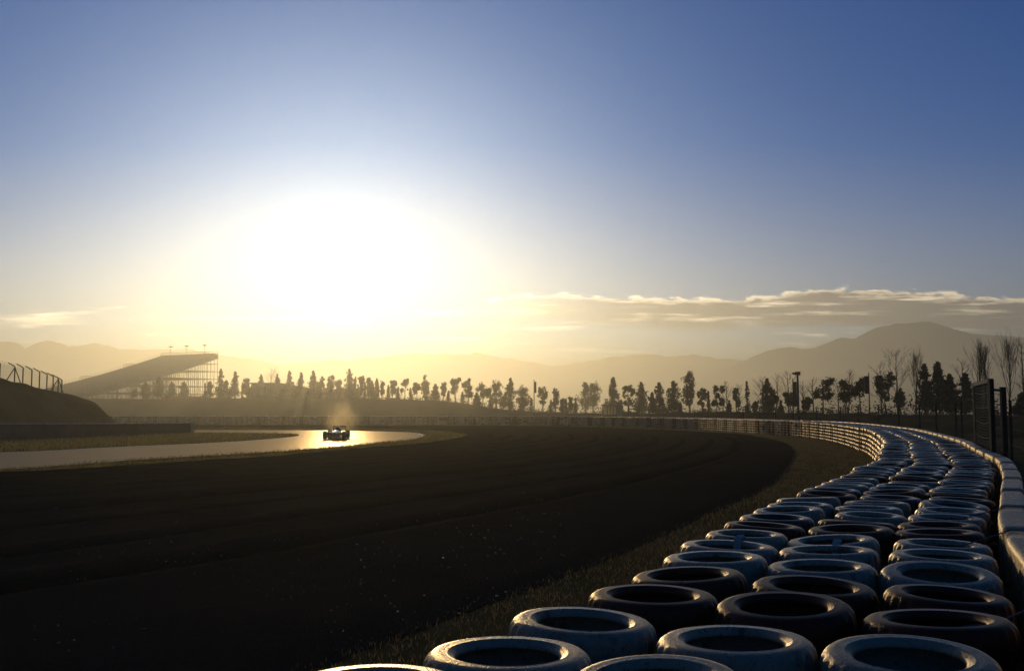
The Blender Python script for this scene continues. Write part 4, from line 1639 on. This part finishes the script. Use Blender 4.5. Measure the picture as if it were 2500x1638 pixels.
def build_right_fence():
    # wire fence on thin posts behind the wall
    off = 3.15
    cand = [(s, *path_at(s, off)[0]) for s in np.arange(8, 130, .1)]
    cand = [(s, x, y, 1250 + F * x / y) for s, x, y in cand if y > 10]

    def at_px(px, lo, hi):
        best = min((c for c in cand if lo < c[2] < hi), key=lambda c: abs(c[3] - px))
        return best
    root = empty('wire_fence', (0, 0, 0))
    tag(root, 'low wire fence on thin posts running behind the concrete wall', 'fence')
    ss = [at_px(px, 24, 82)[0] for px in (2344, 2330, 2283, 2242, 2192, 2142, 2094)]
    ss = sorted(ss)
    s_end = ss[-1]
    for k in range(1, 7):
        ss.append(s_end + 4.5 * k)
    ss = [ss[0] - 4 * k for k in (5, 4, 3)] + ss
    PP = []
    for s in ss:
        c, t, n = path_at(s, off)
        MB().tube((c[0], c[1], -.1), (c[0], c[1], 2.28), .040, n=6).tube((c[0], c[1], 2.28), (c[0], c[1], 2.31), .05, n=6).build('post', M['dark_steel'], root)
    for z in (.35, .75, 1.15, 1.55, 1.9, 2.22):
        pts = []
        for s in np.arange(ss[0], ss[-1], .8):
            c, t, n = path_at(s, off)
            pts.append(Vector((c[0] - n[0] * .045, c[1] - n[1] * .045, z + .006 * math.sin(s * 2))))
        MB().path(pts, .0035, 4).build('wire', M['dark_steel'], root)

    # tall net frame
    nf = empty('net_frame', (10.65, 22.0, 0))
    tag(nf, 'tall black steel frame strung with netting behind the concrete wall', 'frame')
    A, B, D = Vector((0, 0, 0)), dp(2381, 1000, 25.8) - Vector((10.65, 22, 0)), dp(2450, 1000, 23.0) - Vector((10.65, 22, 0))
    A.x = dp(2421, 1000, 22).x - 10.65
    for p, h, w, nm in ((A, 2.73, .10, 'post'), (B, 2.73, .085, 'post'), (D, 2.58, .11, 'post')):
        q = MB()
        q.box((p.x, p.y, h / 2), (w, .03, h))
        q.box((p.x - w / 2 + .012, p.y, h / 2), (.022, .10, h - .004))
        q.box((p.x + w / 2 - .012, p.y, h / 2), (.022, .10, h - .004))
        q.build(nm, M['dark_steel'], nf)
    q = MB()
    a, b = Vector((A.x, A.y, 2.70)), Vector((B.x, B.y, 2.70))
    d = (b - a).normalized()
    side = Vector((-d.y, d.x, 0)) * .05
    up = Vector((0, 0, .045))
    q.loft([[a - side - up, a + side - up, a + side + up, a - side + up], [b - side - up, b + side - up, b + side + up, b - side + up]])
    a, b = Vector((A.x, A.y, 2.50)), Vector((D.x, D.y, 2.50))
    q.tube(a, b, .03, n=6)
    q.build('top_beam', M['dark_steel'], nf)
    q = MB()
    r = np.random.default_rng(3)
    for z in np.arange(.4, 2.68, .07):
        pts = []
        for u in np.linspace(0, 1, 9):
            p = A.lerp(B, u)
            pts.append(Vector((p.x, p.y, z - (.05 + .03 * r.random()) * math.sin(math.pi * u))))
        q.path(pts, .004 if int(z * 100) % 5 else .009, 4)
    for u in np.linspace(.02, .98, 44):
        p = A.lerp(B, u)
        q.tube((p.x, p.y, .4), (p.x, p.y, 2.66), .004, n=4)
    q.build('netting', M['dark_steel'], nf)
    q = MB()
    for z in np.arange(.5, 2.45, .12):
        q.tube((A.x, A.y, z), (D.x, D.y, z), .005, n=4)
    q.build('side_netting', M['dark_steel'], nf)


build_right_fence()


# ---------------------------------------------------------------- racing car and driver
def car_paint(name, col, rough=.12):
    m = bpy.data.materials.new(name)
    m.use_nodes = True
    g = NG(m.node_tree)
    tc = g.n('ShaderNodeTexCoord')
    n = g.noise(tc.outputs['Object'], 6, 3, .6)
    p = g.n('ShaderNodeBsdfPrincipled')
    g.link(g.mix(n, tuple(c * .8 for c in col), col), p.inputs['Base Color'])
    g.link(g.m('ADD', rough, g.m('MULTIPLY', n, .06)), p.inputs['Roughness'])
    p.inputs['Coat Weight'].default_value = .8
    p.inputs['Coat Roughness'].default_value = .06
    out = g.n('ShaderNodeOutputMaterial')
    g.link(p.outputs[0], out.inputs[0])
    return m


def oval(cx, cz, hw, hh, y, n=14, p=2.6, cut=None):
    ring = []
    for i in range(n):
        t = 2 * math.pi * i / n
        c, s = math.cos(t), math.sin(t)
        x = cx + hw * math.copysign(abs(c) ** (2 / p), c)
        z = cz + hh * math.copysign(abs(s) ** (2 / p), s)
        ring.append((x, y, z))
    return ring


def airfoil(mb, y, z, span, chord, th, pitch, x0=0.0):
    prof = [(0, 0), (.15, .5), (.4, .55), (.75, .25), (1, 0), (.6, -.12), (.2, -.22)]
    rings = []
    for x in np.linspace(-span / 2, span / 2, 5):
        ring = []
        for u, v in prof:
            yy, zz = -u * chord, v * th
            ring.append((x0 + x, y + yy * math.cos(pitch) - zz * math.sin(pitch), z - yy * math.sin(pitch) + zz * math.cos(pitch)))
        rings.append(ring)
    mb.loft(rings)


def build_car():
    body = car_paint('dark_blue_car_paint', (.02, .02, .028))
    trim = car_paint('silver_car_paint', (.45, .46, .48), .18)
    carbon = mat('carbon_fibre', (.012, .012, .013), .6, scale=30, spec=.2)
    rubber = mat('slick_tyre_rubber', (.022, .022, .022), .55, scale=12)
    rimm = mat('magnesium_rim', (.30, .30, .31), .3, scale=10, metal=.8)
    x, y = gp(822, 1072.2)
    root = empty('racing_car', (x, y, .022), math.radians(180 + 4))
    root.scale = (.88, .88, .88)
    tag(root, 'open-wheel racing car with dark bodywork driving towards the camera on the bend', 'racing car')
    # local axes: +y is forwards, x to the driver's right... origin on the road under the car's middle
    mb = MB()
    secs = [(2.55, .46, .06, .05), (2.45, .48, .11, .075), (2.1, .50, .15, .10), (1.6, .50, .20, .15), (1.1, .48, .26, .22), (.7, .46, .32, .27), (.35, .44, .36, .29)]
    mb.loft([oval(0, z, hw, hh, yy) for yy, z, hw, hh in secs])
    mb.build('nose', body, root, smooth=True)
    mb = MB()
    # tub with a cockpit rim, engine cover and airbox
    secs = [(.35, .44, .36, .285), (.05, .43, .37, .26), (-.35, .44, .36, .29), (-.55, .52, .30, .36), (-.75, .58, .22, .38), (-1.1, .52, .22, .34), (-1.6, .46, .19, .26), (-2.0, .42, .13, .17)]
    mb.loft([oval(0, z, hw, hh, yy) for yy, z, hw, hh in secs])
    bd = mb.build('body', body, root, smooth=True)
    mb = MB()
    mb.loft([oval(0, .86, .13, .10, -.50), oval(0, .84, .14, .12, -.62), oval(0, .80, .12, .12, -1.0), oval(0, .62, .08, .10, -1.6)])
    mb.build('airbox', body, root, smooth=True)
    mb = MB()
    mb.loft([oval(0, .985, .20, .022, -.50, p=4), oval(0, .985, .20, .022, -.68, p=4)])
    mb.tube((0, -.58, .93), (0, -.58, .98), .02, n=6)
    mb.build('camera_pod', trim, root, smooth=False)
    # cockpit padding
    mb = MB()
    for s in (-1, 1):
        mb.loft([oval(s * .27, .70, .055, .05, .12), oval(s * .25, .72, .06, .07, -.30), oval(s * .22, .74, .06, .08, -.52)])
    mb.build('cockpit_surround', carbon, root, smooth=True)
    for s in (-1, 1):
        mb = MB()
        mb.loft([oval(s * .56, .37, .20, .18, .10), oval(s * .58, .38, .23, .21, -.25), oval(s * .52, .36, .22, .19, -.9), oval(s * .38, .32, .16, .13, -1.55), oval(s * .28, .28, .08, .06, -1.95)])
        mb.build('sidepod', body, root, smooth=True)
        mb = MB()
        mb.loft([oval(s * .48, .80, .085, .035, .42), oval(s * .48, .80, .075, .03, .36)])
        mb.tube((s * .48, .39, .78), (s * .34, .36, .64), .012, n=5)
        mb.build('mirror', trim, root)
    mb = MB()
    mb.loft([[(-.45, 1.0, .05), (.45, 1.0, .05), (.45, 1.0, .07), (-.45, 1.0, .07)], [(-.72, .3, .05), (.72, .3, .05), (.72, .3, .07), (-.72, .3, .07)],
             [(-.72, -1.4, .05), (.72, -1.4, .05), (.72, -1.4, .07), (-.72, -1.4, .07)], [(-.45, -2.1, .12), (.45, -2.1, .12), (.45, -2.1, .14), (-.45, -2.1, .14)]])
    mb.build('floor', carbon, root)
    # front wing
    mb = MB()
    airfoil(mb, 2.62, .17, 1.40, .32, .05, .08)
    airfoil(mb, 2.36, .23, 1.36, .20, .04, .35)
    fw = mb.build('front_wing', carbon, root, smooth=False)
    for s in (-1, 1):
        mb = MB()
        mb.box((s * .715, 2.42, .22), (.025, .52, .26))
        mb.build('endplate', body, fw)
        mb = MB()
        mb.box((s * .10, 2.42, .34), (.02, .14, .24))
        mb.build('pylon', body, fw)
    # rear wing
    mb = MB()
    airfoil(mb, -2.02, .84, 1.0, .34, .06, .22)
    airfoil(mb, -2.26, .93, 1.0, .16, .04, .6)
    airfoil(mb, -2.05, .34, .96, .22, .04, .2)
    rw = mb.build('rear_wing', carbon, root)
    for s in (-1, 1):
        mb = MB()
        mb.box((s * .505, -2.2, .64), (.022, .62, .70))
        mb.build('endplate', body, rw)
    mb = MB()
    mb.box((0, -2.05, .56), (.04, .2, .50))
    mb.build('pylon', carbon, rw)
    # wheels
    for yy, tw, tr, trk in ((1.62, .31, .325, .74), (-1.55, .37, .33, .715)):
        for s in (-1, 1):
            mb = MB()
            w = tw / 2
            prof = [(.17, -w * .80), (.20, -w), (tr * .86, -w), (tr * .97, -w * .85), (tr, -w * .6), (tr, w * .6), (tr * .97, w * .85), (tr * .86, w), (.20, w), (.17, w * .80)]
            ty = mb.lathe(prof, 40, axis='x', c=(s * trk, yy, tr), closed=True).build('tyre', rubber, root, smooth=True)
            ty.name = 'wheel'
            mb = MB()
            mb.lathe([(.0, -.03), (.05, -.03), (.055, .0), (.15, .012), (.172, -.02 * s), (.172, .09), (0, .09)], 24, axis='x', c=(s * (trk + w * .45), yy, tr))
            mb.build('rim', rimm, ty, smooth=False)
            sm = MB()
            for dz, dy in ((.10, .22), (.10, -.22), (-.10, .22), (-.10, -.22)):
                sm.tube((s * .14, yy - dy * .8, .42 + dz * .7), (s * (trk - w), yy, tr + dz), .013, n=5)
            sm.tube((s * .14, yy, .46), (s * (trk - w), yy + .02, tr - .08), .012, n=5)
            sm.build('suspension', carbon, root)
    mb = MB()
    mb.lathe([(.10, -.012), (.125, -.012), (.125, .012), (.10, .012)], 20, axis='z', closed=True)
    o = mb.build('steering_wheel', carbon, root)
    o.location = (0, .26, .66)
    o.rotation_euler = (math.radians(70), 0, 0)

    # driver: one continuous skinned body, helmet and visor as children
    suit = mat('racing_suit', (.06, .06, .08), .8, scale=12)
    V = [(0, -.32, .26), (0, -.36, .48), (0, -.36, .62), (0, -.34, .70),                 # pelvis, chest, shoulders' root, neck
         (-.17, -.34, .60), (-.24, -.10, .50), (-.13, .20, .64), (.17, -.34, .60), (.24, -.10, .50), (.13, .20, .64),
         (-.10, -.05, .28), (-.12, .40, .46), (-.10, .85, .36), (-.10, 1.0, .44), (.10, -.05, .28), (.12, .40, .46), (.10, .85, .36), (.10, 1.0, .44), (0, -.33, .80)]
    E = [(0, 1), (1, 2), (2, 3), (3, 18), (2, 4), (4, 5), (5, 6), (2, 7), (7, 8), (8, 9), (0, 10), (10, 11), (11, 12), (12, 13), (0, 14), (14, 15), (15, 16), (16, 17)]
    Rr = [.15, .15, .11, .055, .07, .05, .04, .07, .05, .04, .085, .06, .045, .04, .085, .06, .045, .04, .085]
    me = bpy.data.meshes.new('person')
    me.from_pydata([Vector(v) for v in V], E, [])
    p = bpy.data.objects.new('person', me)
    COL.objects.link(p)
    p.matrix_world = Matrix.Translation((x, y, .022)) @ Matrix.Rotation(math.radians(184), 4, 'Z') @ Matrix.Scale(.88, 4)
    p.data.materials.append(suit)
    sk = p.modifiers.new('skin', 'SKIN')
    for i, rr in enumerate(Rr):
        me.skin_vertices[0].data[i].radius = (rr, rr)
    me.skin_vertices[0].data[0].use_root = True
    ss = p.modifiers.new('smooth', 'SUBSURF')
    ss.levels = ss.render_levels = 1
    tag(p, 'driver in dark racing suit and helmet sitting in the open cockpit', 'person')
    mb = MB()
    prof = [(0, .15), (.06, .145), (.11, .11), (.135, .05), (.14, -.02), (.125, -.09), (.10, -.13), (.07, -.14)]
    mb.lathe(prof, 22, axis='z', c=(0, -.32, .80))
    h = mb.build('helmet', car_paint('helmet_paint', (.05, .05, .06)), p, smooth=True)
    mb = MB()
    rows = []
    for zz in (-.02, .02, .06):
        row = []
        for a in np.linspace(.5, 2.64, 10):
            rr = .146 - abs(zz - .0) * .12
            row.append((math.cos(a) * rr, -.32 + math.sin(a) * rr, .80 + zz))
        rows.append(row)
    mb.loft(rows, close=False, caps=False)
    mb.build('visor', car_paint('visor', (.01, .01, .012), .05), h, smooth=True)

    # fine spray hanging in the air behind the car, lit by the sun
    m = bpy.data.materials.new('spray')
    m.use_nodes = True
    g = NG(m.node_tree)
    tc = g.n('ShaderNodeTexCoord')
    v = tc.outputs['Object']
    ln = g.vm('LENGTH', v, out=1)
    fall = g.m('POWER', g.sstep(ln, 1.0, .0), 1.6)
    nz = g.sstep(g.noise(v, 2.6, 4, .6), .3, .75)
    den = g.m('MULTIPLY', g.m('MULTIPLY', fall, fall), g.m('MULTIPLY', nz, 1.7))
    vol = g.n('ShaderNodeVolumePrincipled')
    vol.inputs['Color'].default_value = (1.0, .78, .42, 1)
    g.link(g.m('MULTIPLY', den, .5), vol.inputs['Density'])
    vol.inputs['Anisotropy'].default_value = .7
    out = g.n('ShaderNodeOutputMaterial')
    g.link(vol.outputs[0], out.inputs['Volume'])
    mb = MB()
    mb.lathe([(math.sin(t), -math.cos(t)) for t in np.linspace(.02, math.pi - .02, 14)], 24)
    o = mb.build('spray', m)
    c = dp(832, 1018, y + 6)
    o.location = (c.x, c.y, 1.35)
    o.scale = (2.3, 4.5, 2.9)
    tag(o, 'thin golden spray hanging in the air behind the racing car', 'spray', None, 'stuff')


build_car()
